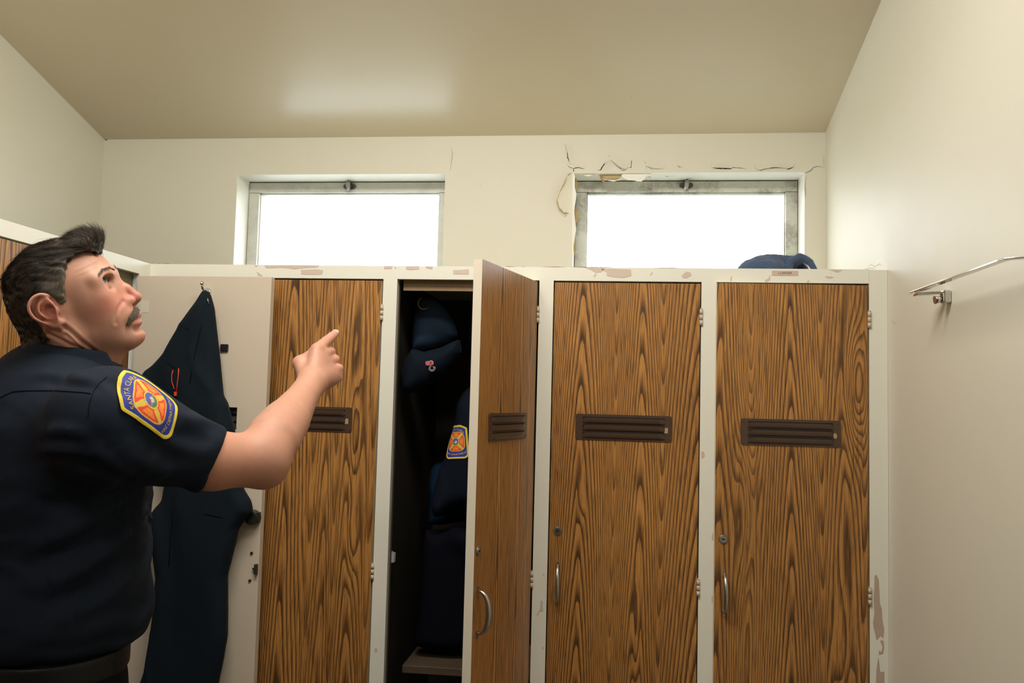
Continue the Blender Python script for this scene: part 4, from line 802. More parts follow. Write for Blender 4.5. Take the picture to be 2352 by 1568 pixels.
def head_sdf(Q, ears=True):
    y = -np.abs(Q[:, 1]); P = Q.copy(); P[:, 1] = y
    d = skull(Q, y)
    d = smin(d, s_ell(P, (0.060, 0, -0.030), (0.0525, 0.052, 0.056)), 0.022)                  # maxilla
    d = smin(d, s_ell(P, (0.062, -0.044, -0.018), (0.029, 0.017, 0.018)), 0.024)
    d = smin(d, s_cap(P, (0.082, -0.0475, 0.015), (0.080, -0.0480, -0.008), 0.0075, 0.0075), 0.016)               # cheekbone
    d = smin(d, s_ell(P, (0.045, 0, -0.055), (0.050, 0.050, 0.042)), 0.02)                    # jaw body
    d = smin(d, s_ell(P, (0.052, -0.037, -0.042), (0.040, 0.0215, 0.036)), 0.02)
    d = smin(d, s_cap(P, (0.012, -0.052, -0.055), (0.086, -0.014, -0.090), 0.0125, 0.013), 0.024)
    d = smin(d, s_cap(P, (0.008, -0.058, -0.010), (0.012, -0.053, -0.055), 0.014, 0.013), 0.02)
    d = smin(d, s_ell(P, (0.0965, 0, -0.0895), (0.0185, 0.020, 0.0155)), 0.012)               # chin
    d = smin(d, s_cap(P, (0.075, 0, -0.082), (0.020, 0, -0.100), 0.022, 0.030), 0.02)         # under the jaw
    d = smin(d, s_ell(P, (0.098, 0, -0.052), (0.0195, 0.029, 0.024)), 0.014)                  # muzzle
    # brow ridge
    d = smin(d, s_cap(P, (0.1045, 0, 0.0155), (0.0985, -0.030, 0.0210), 0.0088, 0.0082), 0.012); d = smin(d, s_cap(P, (0.0985, -0.030, 0.0210), (0.080, -0.050, 0.016), 0.0082, 0.008), 0.012)
    d = smin(d, s_ell(P, (0.056, -0.0345, 0.004), (0.036, 0.0245, 0.034)), 0.016)               # temple
    # sockets and lids
    d = smax(d, -s_ell(P, (0.0985, -0.032, 0.0045), (0.0095, 0.0145, 0.0095)), 0.010)
    d = smin(d, s_ell(P, (0.0935, -0.0165, 0.000), (0.0125, 0.0095, 0.013)), 0.010)
    sh = s_sph(P, EYE, 0.0139); E = P - EYE
    up = np.array([-0.16, 0.0, 0.987]); v = E @ up + 0.05 * (E[:, 1] + 0.0) ; hor = E[:, 1] + 0.0045
    op = s_ell(np.stack([E[:, 0] - 0.010, hor, v - 0.0008], 1), (0, 0, 0), (0.015, 0.0150, 0.0058))
    d = smin(d, sh, 0.004); d = smin(d, s_cap(P, EYE + [0.0095, 0.012, 0.0085], EYE + [0.0060, -0.0130, 0.0070], 0.0022, 0.0022), 0.004)
    d = smin(d, s_cap(P, EYE + [0.0105, 0.008, -0.0090], EYE + [0.0065, -0.011, -0.0085], 0.0020, 0.0018), 0.006)
    d = smax(d, -op, 0.0015); d = smax(d, -s_sph(P, EYE, 0.0119), 0.0008)
    # nose
    n = s_cap(P, (0.1045, 0, 0.004), (0.1165, 0, -0.0135), 0.0072, 0.0075); n = smin(n, s_cap(P, (0.1165, 0, -0.0135), (0.1252, 0, -0.0300), 0.0075, 0.0098), 0.006)
    n = smin(n, s_ell(P, (0.1130, -0.0115, -0.0335), (0.0105, 0.0068, 0.0075)), 0.006); n = smin(n, s_cap(P, (0.120, 0, -0.0370), (0.112, 0, -0.0400), 0.0050, 0.0045), 0.004)
    n = smin(n, s_cap(P, (0.099, -0.010, -0.006), (0.104, -0.012, -0.030), 0.0095, 0.010), 0.010)
    d = smin(d, n, 0.006)
    d = smax(d, -s_ell(P, (0.1150, -0.0092, -0.0405), (0.0075, 0.0044, 0.0050)), 0.002)
    # lips
    u = s_cap(P, (0.1155, 0, -0.0572), (0.112, -0.010, -0.0578), 0.0072, 0.0066); u = np.minimum(u, s_cap(P, (0.112, -0.010, -0.0578), (0.099, -0.0245, -0.0632), 0.0066, 0.0032)); d = smin(d, u, 0.006)
    l = s_cap(P, (0.1120, 0, -0.0713), (0.109, -0.010, -0.0702), 0.0066, 0.0062); l = np.minimum(l, s_cap(P, (0.109, -0.010, -0.0702), (0.099, -0.0235, -0.0655), 0.0062, 0.0028)); d = smin(d, l, 0.005)
    d = smax(d, -s_chain(P, [(0.1235, 0, -0.0640), (0.1175, -0.012, -0.0645), (0.1015, -0.0265, -0.0650)], [0.0022, 0.0019, 0.0012]), 0.002)
    d = smax(d, -s_cap(P, (0.1175, 0, -0.0805), (0.105, -0.018, -0.080), 0.0035, 0.003), 0.008)
    # forehead lines
    fx = P[:, 0] > 0.06; zz_ = P[:, 2] + 0.12 * P[:, 1] ** 2 / 0.04 * 0.2
    d = d + np.where(fx & (P[:, 2] > 0.028) & (P[:, 2] < 0.056), 0.00020 * np.sin((zz_ - 0.5 * P[:, 0] * 0.2) * 2 * math.pi / 0.0075), 0)
    if ears:
        near = (np.abs(P[:, 0] + 0.005) < 0.045) & (np.abs(P[:, 2] + 0.005) < 0.05) & (P[:, 1] < -0.045)
        if not near.any(): return d
        Pf, df = P, d; P = Pf[near]; d = df[near]
        H = [(.013, .003), (.011, .014), (-.003, .0218), (-.017, .0185), (-.026, .007), (-.0245, -.008), (-.015, -.020), (-.004, -.0285), (.006, -.0325), (.012, -.027), (.013, -.016)]
        Yh = [-.071, -.075, -.079, -.083, -.086, -.085, -.081, -.077, -.074, -.072, -.070]
        EC = cr([(a, yy, b, r_) for (a, b), yy, r_ in zip(H, Yh, [.0024, .0026, .0028, .0029, .0028, .0026, .0024, .0028, .0034, .003, .0025])]); e = s_chain(P, EC[:, :3], EC[:, 3])
        Rm = np.array([[math.cos(.35), math.sin(.35), 0], [-math.sin(.35), math.cos(.35), 0], [0, 0, 1]])
        disc = s_ell(P, (-0.006, -0.0755, -0.005), (0.0200, 0.0040, 0.0250), Rm); e = smin(e, disc, 0.004)
        e = smin(e, s_ell(P, (-0.002, -0.070, -0.005), (0.016, 0.009, 0.021)), 0.006)
        EC = cr([(-.001, -.0780, .0125, .0016), (-.011, -.0815, .007, .0024), (-.0145, -.0825, -.004, .0025), (-.008, -.0800, -.016, .0018)]); e = smin(e, s_chain(P, EC[:, :3], EC[:, 3]), 0.003)
        e = smax(e, -s_ell(P, (0.0015, -0.0835, -0.006), (0.0088, 0.0105, 0.0105)), 0.003)
        e = smin(e, s_ell(P, (0.0105, -0.0755, -0.0080), (0.0035, 0.0045, 0.0050)), 0.003); e = smin(e, s_ell(P, (0.0060, -0.0745, -0.0265), (0.0062, 0.0040, 0.0065)), 0.004)
        df = df.copy(); df[near] = smin(d, e, 0.003); d = df
    return d
# joints
S_R = at_depth(245, 985, 1.250); E_R = at_depth(600, 1056, 1.43); HEM = at_depth(488, 1057, 1.372); W_R = at_depth(713, 884, 1.63)
NB = at_depth(170, 890, 1.415)
b_r = norm([rrH[0], rrH[1], 0]); b_d = norm([dH[0], dH[1], 0]); AB = math.radians(8)
BX = norm(b_r * math.cos(AB) + b_d * math.sin(AB)); BY = np.array([-BX[1], BX[0], 0.0]); BZ = np.array([0, 0, 1.0])
B0 = at_depth(128, 1100, 1.42); BR = np.stack([BX, BY, BZ], 1)
def to_body(P): return (P - B0) @ BR
def body_w(p): return B0 + BR @ np.asarray(p, float)
S_L = NB + BY * 0.185 - BZ * 0.06 - BX * 0.02; E_L = S_L + np.array([0, 0, -0.30]) + BY * 0.04; W_L = E_L + np.array([0, 0, -0.25]) + BX * 0.05
NT_ = head_w((-0.004, 0, -0.035))
def neck_sdf(P):
    d = s_cap(P, NT_, NB + BX * 0.002, 0.0525, 0.060)
    d = smin(d, s_cap(P, head_w((-0.016, 0, -0.015)), NB - BX * 0.008 - BZ * 0.01, 0.032, 0.048), 0.03)
    d = smin(d, s_cap(P, head_w((0.034, 0, -0.088)), NB + BX * 0.038 - BZ * 0.03, 0.024, 0.022), 0.03)
    # neck muscle running from behind the ear to the throat
    d = smin(d, s_cap(P, head_w((-0.012, -0.054, -0.040)), NB + BX * 0.046 - BY * 0.024 - BZ * 0.035, 0.012, 0.009), 0.012)
    return d
FING = {'index': ([(729, 803, 1.685), (749, 784, 1.722), (762, 773, 1.742), (770, 766, 1.758)], [.0125, .0102, .0092, .0080]),
        'middle': ([(743, 814, 1.695), (758, 808, 1.731), (762, 832, 1.742), (752, 846, 1.722)], [.0125, .0108, .0095, .0082]),
        'ring': ([(753, 831, 1.700), (769, 826, 1.729), (772, 850, 1.733), (760, 860, 1.712)], [.0120, .0102, .0090, .0078]),
        'little': ([(760, 850, 1.698), (778, 846, 1.716), (777, 868, 1.713), (765, 875, 1.700)], [.0112, .0092, .0082, .0070])}
THUMB = ([(704, 866, 1.655), (690, 834, 1.682), (706, 822, 1.712), (727, 824, 1.730)], [.0150, .0128, .0105, .0088])
def hand_sdf(P, W):
    d = None
    for k, (pts, rad) in FING.items():
        J = [at_depth(*p) for p in pts]
        m = s_cap(P, W + (J[0] - W) * 0.15, J[0], 0.0165, rad[0]); d = m if d is None else smin(d, m, 0.012)
    A, Bm = at_depth(*THUMB[0][0]), at_depth(*THUMB[0][1])
    d = smin(d, s_cap(P, W + (A - W) * 0.5, Bm, 0.016, 0.0135), 0.012)
    d = smin(d, s_cap(P, A, at_depth(735, 828, 1.715), 0.012, 0.011), 0.012)
    d = smin(d, s_cap(P, Bm, at_depth(727, 808, 1.692), 0.0125, 0.0115), 0.010)
    d = smin(d, s_cap(P, W + (at_depth(745, 866, 1.68) - W) * 0.3, at_depth(760, 866, 1.700), 0.020, 0.0165), 0.014)
    d = smin(d, s_cap(P, at_depth(748, 872, 1.69), at_depth(766, 862, 1.712), 0.0165, 0.013), 0.010)
    for k, (pts, rad) in FING.items():
        J = [at_depth(*p) for p in pts]; d = smin(d, s_chain(P, J, rad, 0.0015), 0.004)
        if k != 'index': d = smin(d, s_sph(P, J[0] - CF * 0.0035, rad[0] * 0.84), 0.004)            # knuckle
    T = [at_depth(*p) for p in THUMB[0]]; d = smin(d, s_chain(P, T, THUMB[1], 0.002), 0.004)
    # extensor tendons
    for k in ('index', 'middle', 'ring'):
        J0 = at_depth(*FING[k][0][0]); n_ = -CF * 0.0100; d = smin(d, s_cap(P, W + (J0 - W) * 0.35 + n_, J0 + n_, 0.0024, 0.0030), 0.007)
    return d
def arm_sdf(P, S, E, W, hand=True):
    f = W - E; Mm = HEM if S is S_R else (S * 0.32 + E * 0.68); d = s_chain(P, [S, Mm, E], [0.052, 0.0460, 0.0420], 0.01)
    low = np.array([0, 0, -1.0]); fd = norm(f); side = norm(np.cross(fd, low)); lowp = norm(low - fd * (low @ fd))
    d = smin(d, s_chain(P, [E, E + f * 0.22 - lowp * 0.004, E + f * 0.5, E + f * 0.80, W], [0.0405, 0.0455, 0.0395, 0.0290, 0.0265]), 0.02)
    d = smin(d, s_cap(P, E + f * 0.05 - lowp * 0.016, E + f * 0.42 - lowp * 0.008, 0.026, 0.026), 0.025)      # brachioradialis
    d = smin(d, s_sph(P, E - norm(E - S) * -0.006 + lowp * 0.014, 0.0295), 0.02)
    if hand: d = smin(d, hand_sdf(P, W), 0.014)
    return d
def rest_sdf(P):
    Q = to_body(P)
    d = s_ell(Q, (0, 0, 0.02), (0.125, 0.165, 0.21)); d = smin(d, s_ell(Q, (0, 0, -0.22), (0.115, 0.145, 0.22)), 0.06)
    for s in (-1, 1):
        hip = (0.0, s * 0.09, -0.40); kn = (0.01, s * 0.11, -0.86); an = (-0.01, s * 0.12, -1.25 - B0[2] + 1.352)
        d = smin(d, s_chain(Q, [hip, kn, an], [0.085, 0.058, 0.040]), 0.04); d = smin(d, s_cap(Q, an, (0.12, s * 0.13, -B0[2] + 0.045), 0.04, 0.030), 0.02)
    d = smin(d, s_cap(P, NB - BZ * 0.06, S_R, 0.060, 0.050), 0.04); d = smin(d, s_cap(P, NB - BZ * 0.06, S_L, 0.060, 0.050), 0.04)
    d = smin(d, s_cap(P, NB, NB - BZ * 0.1, 0.055, 0.07), 0.03)
    d = smin(d, arm_sdf(P, S_L, E_L, W_L, False), 0.02)
    for k, o in enumerate((-0.022, -0.008, 0.008, 0.022)):
        b = W_L + BX * o; d = smin(d, s_cap(P, b + BZ * -0.01, b - BZ * 0.085, 0.014, 0.011), 0.006); d = smin(d, s_cap(P, b - BZ * 0.085, b - BZ * (0.155, 0.17, 0.165, 0.14)[k] - BY * 0.02, 0.0095, 0.0075), 0.003)
    d = smin(d, s_cap(P, W_L + BX * 0.02 - BZ * 0.02, W_L + BX * 0.055 - BZ * 0.10, 0.014, 0.010), 0.006)
    return d
def skin_col(P):
    Q = to_head(P); C = np.tile(np.array([0.555, 0.280, 0.192]), (len(P), 1))
    g = lambda c, r: np.exp(-(((Q - np.asarray(c)) / np.asarray(r)) ** 2).sum(1))[:, None]
    red = np.array([0.56, 0.160, 0.115]); hd = (Q[:, 2] > -0.16)[:, None]
    a = np.clip(0.75 * g((0.120, 0, -0.024), (0.020, 0.03, 0.018)) + 0.70 * g((0.082, -0.045, -0.025), (0.026, 0.03, 0.018)) + 0.8 * g((-0.005, -0.080, -0.006), (0.024, 0.012, 0.026)) + 0.35 * g((0.11, 0, -0.092), (0.015, 0.03, 0.012)) + 0.5 * g((0.0, -0.05, -0.10), (0.06, 0.05, 0.035)), 0, 1) * hd
    C = C * (1 - a) + red * a
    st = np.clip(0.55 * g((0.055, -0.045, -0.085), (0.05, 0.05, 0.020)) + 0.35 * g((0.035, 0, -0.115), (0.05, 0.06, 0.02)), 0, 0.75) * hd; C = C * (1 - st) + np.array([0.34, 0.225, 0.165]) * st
    Qm = Q.copy(); Qm[:, 1] = -np.abs(Qm[:, 1]); g2 = lambda c, r: np.exp(-(((Qm - np.asarray(c)) / np.asarray(r)) ** 2).sum(1))[:, None]
    lp = np.clip(1.2 * g2((0.115, -0.004, -0.0705), (0.014, 0.016, 0.0052)) + 0.7 * g2((0.118, -0.004, -0.0600), (0.012, 0.016, 0.003)), 0, 0.85) * hd; C = C * (1 - lp) + np.array([0.56, 0.20, 0.18]) * lp
    so = np.clip(0.5 * g2((0.090, -0.030, 0.012), (0.015, 0.018, 0.007)), 0, 1) * hd; C = C * (1 - so) + np.array([0.42, 0.22, 0.17]) * so
    kn = np.zeros((len(P), 1))
    for k, (pts, rad) in FING.items():
        for q in pts[:2]: kn += 0.55 * np.exp(-((P - at_depth(*q)) ** 2).sum(1) / 0.012 ** 2)[:, None]
    kn = np.clip(kn, 0, 0.7); C = C * (1 - kn) + np.array([0.64, 0.24, 0.19]) * kn
    ua = np.clip(1 - np.linalg.norm(P - (E_R * 0.6 + S_R * 0.4 - BZ * 0.03), axis=1) / 0.12, 0, 1)[:, None] * 0.55; C = C * (1 - ua) + np.array([0.62, 0.26, 0.16]) * ua
    n = vnoise(P * 90, 3) * 0.5 + vnoise(P * 220, 4) * 0.5; return C * (1 + 0.05 * n)[:, None]
parts = []
def hf(P): return smin(head_sdf(to_head(P)), neck_sdf(P), 0.022)
parts.append(iso_mesh(hf, head_w((0.02, 0, -0.03)) - 0.19, head_w((0.02, 0, -0.03)) + 0.17, 0.00165))
def af(P): return arm_sdf(P, S_R, E_R, W_R)
lo = np.minimum.reduce([S_R, E_R, W_R, at_depth(778, 764, 1.77), at_depth(680, 880, 1.66)]) - 0.07; hi = np.maximum.reduce([S_R, E_R, W_R, at_depth(778, 764, 1.77)]) + 0.07
parts.append(iso_mesh(af, lo, hi, 0.0021))
lo = np.minimum(body_w((-0.25, -0.3, -1.36)), body_w((0.25, 0.35, 0.2))); hi = np.maximum(body_w((-0.25, -0.3, 0)), body_w((0.3, 0.35, 0.25)))
lo = B0 - np.array([0.42, 0.42, B0[2] + 0.01]); hi = B0 + np.array([0.42, 0.42, 0.30])
parts.append(iso_mesh(rest_sdf, lo, hi, 0.008))
# creases in the skin of the neck, pressed into the head mesh
Vh0, Fh0 = parts[0]; bh = bvh_of(Vh0, Fh0); disp = np.zeros(len(Vh0))
for line, A_, w_ in (([(146, 749), (164, 763), (191, 788), (222, 810)], 0.0028, 0.0030), ([(108, 764), (150, 786), (200, 808)], 0.0022, 0.0028), ([(152, 768), (178, 792), (205, 812)], 0.0014, 0.0024), ([(283, 692), (273, 706), (267, 724), (266, 744)], 0.0012, 0.0032)):
    pts = []
    for (a, b), (c_, d_) in zip(line, line[1:]):
        for k in range(6):
            h_ = bh.ray_cast(Vector(CAM), Vector(norm(ray(a + (c_ - a) * k / 6, b + (d_ - b) * k / 6))), 4)
            if h_[0] is not None: pts.append(np.array(h_[0]))
    near_ = np.where(np.linalg.norm(Vh0 - np.mean(pts, 0), axis=1) < 0.09)[0]; dd = np.min([s_cap(Vh0[near_], a, b, 0) for a, b in zip(pts, pts[1:])], axis=0); disp[near_] -= A_ * np.exp(-(dd / w_) ** 2) - 0.3 * A_ * np.exp(-((dd - 2.2 * w_) / w_) ** 2)
k_ = np.where(np.abs(disp) > 1e-5)[0]; Vh0[k_] += grad(hf, Vh0[k_]) * disp[k_][:, None]
V = np.concatenate([p[0] for p in parts]); off = np.cumsum([0] + [len(p[0]) for p in parts[:-1]]); F = np.concatenate([p[1] + o for p, o in zip(parts, off)])
FOOT = np.array([B0[0], B0[1], 0.0])
M['skin'] = vcol_mat('skin', 0.54, sss=0.12, bump=0.12, bs=700)
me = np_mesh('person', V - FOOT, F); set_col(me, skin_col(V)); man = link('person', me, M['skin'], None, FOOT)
tag(man, 'man with a moustache in a navy uniform shirt, looking up and pointing with one finger', 'person')
def man_part(name, me, m, par=None, label=None):
    o = link(name, me, m); o.parent = par or man
    if par is None: o.matrix_parent_inverse = Matrix.Translation(-Vector(FOOT))
    if label: o['label'] = label
    return o
# eyes
for s in (1, -1):
    bm = bmesh.new(); bmesh.ops.create_uvsphere(bm, u_segments=48, v_segments=32, radius=0.0118); c = EYE * np.array([1, s, 1]); gz = norm(GAZE * np.array([1, 1, 1])) if s == 1 else norm([0.9, -0.1, 0.34])
    me = bpy.data.meshes.new('eye'); co = []
    for v in bm.verts:
        n = np.array(v.co) / 0.0118; a = math.acos(max(-1, min(1, n @ gz)))
        if a < 0.50: v.co *= 1.0 + 0.035 * math.cos(a / 0.50 * math.pi / 2)
        co.append((0.01, 0.01, 0.012) if a < 0.17 else ((0.10, 0.14, 0.15) if a < 0.27 else ((0.16, 0.21, 0.22) if a < 0.47 else ((0.05, 0.06, 0.065) if a < 0.53 else (0.46, 0.41, 0.37)))))
        v.co = Vector(head_w(c + np.array(v.co)))
    bm.to_mesh(me); bm.free(); me.shade_smooth(); set_col(me, np.array(co)); man_part('eye', me, vcol_mat('eye_surface', 0.08))
# index fingernail
J2, J3 = at_depth(762, 773, 1.742), at_depth(770, 766, 1.758); fd = norm(J3 - J2); dn = norm(-CF * 0.8 + CU * 0.7 - fd * ((-CF * 0.8 + CU * 0.7) @ fd)); sd_ = np.cross(fd, dn)
bm = bmesh.new(); vs = []
for i in range(7):
    for j in range(7):
        a = (j / 6 - 0.5) * 1.9; t = -0.004 + 0.0125 * i / 6; e = 1 - 0.25 * max(0, (i - 4) / 2) ** 2
        vs.append(bm.verts.new(J3 + fd * t + (sd_ * math.sin(a * e) + dn * math.cos(a * e)) * (0.0084 - 0.0030 * max(0, t - 0.002) / 0.0065)))
for i in range(6):
    for j in range(6): bm.faces.new((vs[i * 7 + j], vs[i * 7 + j + 1], vs[(i + 1) * 7 + j + 1], vs[(i + 1) * 7 + j]))
me = bpy.data.meshes.new('fingernail'); bm.to_mesh(me); bm.free(); me.shade_smooth(); man_part('fingernail', me, simple('fingernail', (0.74, 0.50, 0.43, 1), 0.25))
# ---------------------------------------------------------------- hair
HAIRPOLY = [(.20, .20), (.20, .066), (.108, .060), (.098, .0545), (.089, .0635), (.070, .063), (.055, .058), (.046, .045), (.0405, .030), (.034, .012), (.028, -.002), (.018, -.0035), (.0145, .008), (.006, .020), (-.010, .0245), (-.024, .020), (-.031, .004), (-.030, -.014), (-.023, -.036), (-.020, -.048), (-.046, -.052), (-.2, -.050), (-.2, .2)]
def hair_t(Q):
    t = 0.0050 + 0.0060 * np.clip((Q[:, 2] - 0.035) / 0.04, 0, 1) * np.clip((Q[:, 0] + 0.04) / 0.05, 0.3, 1)
    return t
def hair_sdf(P):
    Q = to_head(P); y = -np.abs(Q[:, 1]); h = skull(Q, y); h = smin(h, neck_sdf(P), 0.022)
    nz = vnoise(np.stack([Q[:, 0] * 28, Q[:, 1] * 260, Q[:, 2] * 160 + Q[:, 0] * 60], 1), 11) * 0.0013 + vnoise(np.stack([Q[:, 0] * 14, Q[:, 1] * 70, Q[:, 2] * 60], 1), 12) * 0.0018
    sh = h - hair_t(Q); q = s_ell(np.stack([Q[:, 0], Q[:, 1], Q[:, 2]], 1), (0.079, 0.0, 0.076), (0.0335, 0.048, 0.0215)); q = smin(q, s_ell(Q, (0.042, 0, 0.070), (0.046, 0.050, 0.024)), 0.01)
    d = smin(sh, q, 0.008) + nz * 1.0
    k = poly_sd(Q[:, 0], Q[:, 2], HAIRPOLY); nzz = vnoise(Q * 160, 13) * 0.0022
    return smax(d, k + nzz, 0.004)
c = head_w((0.01, 0, 0.02)); Vh, Fh = iso_mesh(hair_sdf, c - 0.135, c + 0.135, 0.0016)
def hair_col(Qh, rnd=None):
    z, x = Qh[:, 2], Qh[:, 0]; g = np.clip((x - -0.005) / 0.03, 0, 1) * np.clip((0.056 - z) / 0.02, 0, 1)
    n = vnoise(np.stack([x * 60, Qh[:, 1] * 500, z * 400], 1), 21)[:, None]
    base = np.array([0.022, 0.017, 0.012]) * (1 + 0.5 * n); gray = np.array([0.13, 0.108, 0.080]) * (1 + 0.45 * n); top = np.clip((z - 0.055) / 0.03, 0, 1)[:, None] * np.clip((x + 0.01) / 0.06, 0, 1)[:, None]
    C = base * (1 - g[:, None]) + gray * g[:, None]; C = C * (1 - 0.7 * top) + np.array([0.075, 0.053, 0.037]) * (1 + 0.6 * n) * 0.7 * top; return C
M['hair'] = vcol_mat('hair', 0.55, bump=0.2, bs=1200)
QhV = to_head(Vh); me = np_mesh('hair', Vh, Fh); set_col(me, hair_col(QhV)); hairo = man_part('hair', me, M['hair'], None, 'dark brown swept-back hair greying at the temples')
def strands(name, roots, nrm, dirs, L, rad, cols, parent, mat, lift=0.25, seg=4, wob=0.15):
    """thin tapered three-sided strands growing from roots"""
    n = len(roots); rng = np.random.default_rng(5); V = []; Cc = []; T = norm2(dirs); N = nrm; pts = [roots - N * 0.0008]
    cur = roots; dcur = norm2(T + N * lift + rng.normal(0, wob, (n, 3)))
    for k in range(seg): cur = cur + dcur * (L / seg)[:, None]; dcur = norm2(dcur - N * (lift * 0.5 + 0.10) + rng.normal(0, wob * 0.3, (n, 3))); pts.append(cur)
    S = norm2(np.cross(T, N)); rings = []
    for k, p in enumerate(pts):
        r = rad * (1 - (k / seg) ** 1.5 * 0.85)
        for a in range(3): rings.append(p + (S * math.cos(a * 2.094) + N * math.sin(a * 2.094)) * r)
    V = np.stack(rings, 1); F = []
    base = (np.arange(n) * (3 * (seg + 1)))[:, None]
    for k in range(seg):
        for a in range(3): F.append(base + np.array([k * 3 + a, k * 3 + (a + 1) % 3, (k + 1) * 3 + (a + 1) % 3, (k + 1) * 3 + a]))
    F = np.concatenate(F); me = np_mesh(name, V.reshape(-1, 3), F); set_col(me, np.repeat(cols, 3 * (seg + 1), 0)); return man_part(name, me, mat, parent)
rng = np.random.default_rng(3)
kk = poly_sd(QhV[:, 0], QhV[:, 2], HAIRPOLY); sel = np.where((QhV[:, 2] > -0.062) & (QhV[:, 1] < 0.03) & (kk < 0.003))[0]; sel = rng.choice(sel, 15000); R0 = Vh[sel]; Q0 = QhV[sel]; N0 = grad(hair_sdf, R0, 0.004)
top = np.clip((Q0[:, 2] - 0.045) / 0.02, 0, 1)[:, None]; side_dir = np.stack([-0.75 + 0 * Q0[:, 0], 0 * Q0[:, 0], -0.65 - 0.6 * np.clip(-Q0[:, 0] / 0.06, 0, 1)], 1); ff = np.clip((Q0[:, 0] - 0.080) / 0.02, 0, 1); top_dir = np.stack([-1 + 0.85 * ff, 0.15 + 0.15 * ff, 0.30 + 0.8 * ff - 2 * np.clip(-Q0[:, 0], 0, 1) * 4], 1)
D0 = (top_dir * top + side_dir * (1 - top)) @ HR.T; D0 = norm2(D0 - N0 * (D0 * N0).sum(1)[:, None])
L0 = (0.009 + 0.016 * top[:, 0]) * rng.uniform(0.7, 1.3, len(sel)); C0 = hair_col(Q0) * rng.uniform(0.6, 1.9, (len(sel), 1))
strands('hair_strands', R0, N0, D0, L0, 0.00026, C0, hairo, M['hair'], lift=0.05, wob=0.07)
def furry(name, centre_line, halfw, n, dirf, L, col, rad=0.00035, label=None):
    cl = np.array(centre_line, float); s = np.r_[0, np.cumsum(np.linalg.norm(np.diff(cl, axis=0), axis=1))]
    t = rng.uniform(0, 1, 2 * n); sg = np.where(np.arange(2 * n) < n, 1.0, -1.0); c = np.stack([np.interp(t * s[-1], s, cl[:, i]) for i in range(3)], 1)
    hw = halfw * np.minimum(1, np.minimum(4 * t + 0.3, 4 * (1 - t) + 0.25)); c[:, 2] += rng.uniform(-1, 1, 2 * n) * hw; c[:, 1] *= sg
    out = np.stack([0.9 + 0 * t, (-0.25 - 0.5 * t) * sg, 0.1 + 0 * t], 1); out = norm2(out @ HR.T); p = HO + (c * HS) @ HR.T + out * 0.03
    for _ in range(22): p = p - out * hf(p)[:, None]
    D = np.array([dirf(v) for v in t]); D[:, 1] *= sg; D = D @ HR.T; N = grad(hf, p, 0.003); D = norm2(D - N * (D * N).sum(1)[:, None] * 0.8)
    return strands(name, p, N, D, L * rng.uniform(0.7, 1.25, 2 * n), rad, np.array(col)[None] * rng.uniform(0.6, 1.5, (2 * n, 1)), None, M['hair'], lift=0.35, wob=0.14)
furry('moustache', [(0.118, -0.001, -0.0475), (0.113, -0.011, -0.0500), (0.104, -0.021, -0.0560), (0.095, -0.0275, -0.0635)], 0.0054, 1700, lambda t: (-0.12, -0.55 - 0.2 * t, -0.75 - 0.3 * t), 0.0068, (0.16, 0.118, 0.080), 0.00030)
furry('eyebrow', [(0.110, -0.009, 0.0215), (0.105, -0.024, 0.0265), (0.094, -0.038, 0.0275), (0.084, -0.047, 0.0215)], 0.0024, 300, lambda t: (-0.3, -0.9, 0.35 - 0.8 * t), 0.0065, (0.15, 0.11, 0.08), 0.00026)
# ---------------------------------------------------------------- clothes
ax_ = norm(E_R - S_R); SL = HEM; cutn = norm(np.cross(at_depth(522, 993, 1.37) - at_depth(455, 1123, 1.37), ray(488, 1057))); cutn = cutn if cutn @ ax_ > 0 else -cutn; cutn = norm(cutn + ax_ * 0.25)
def folds(P):
    Q = to_body(P); a = Q[:, 0] * 0.55 + Q[:, 2] * 0.83; b = -Q[:, 0] * 0.83 + Q[:, 2] * 0.55
    n1 = vnoise(np.stack([b * 30 + vnoise(P * 8, 31) * 1.2, a * 5.0, Q[:, 1] * 6], 1), 32); n2 = vnoise(np.stack([Q[:, 2] * 46 + vnoise(P * 10, 33) * 1.5, Q[:, 0] * 9, Q[:, 1] * 8], 1), 34)
    n1 = 0.55 - 1.6 * np.abs(n1); n2 = 0.5 - 1.5 * np.abs(n2)
    m = np.clip((0.18 - Q[:, 2]) / 0.2, 0.15, 1); arm = np.clip(1 - np.abs(np.clip(((P - S_R) @ ax_) / 0.2, -1, 2) - 0.5), 0, 1)
    return -(0.0060 * m * n1 + 0.0042 * m * n2)
def shirt_body(P):
    Q = to_body(P)
    d = s_ell(Q, (-0.002, 0, 0.02), (0.147, 0.188, 0.215)); d = smin(d, s_ell(Q, (0.002, 0, -0.16), (0.146, 0.170, 0.20)), 0.06); d = smin(d, s_ell(Q, (-0.005, 0, -0.205), (0.148, 0.166, 0.080)), 0.05)
    d = smin(d, s_cap(P, NB - BZ * 0.072, S_R - BZ * 0.004, 0.060, 0.066), 0.05); d = smin(d, s_cap(P, NB - BZ * 0.072, S_L, 0.060, 0.066), 0.05)
    d = smin(d, s_cap(P, NB - BX * 0.03 - BZ * 0.062, NB - BX * 0.07 - BZ * 0.14, 0.056, 0.082), 0.05)
    return d
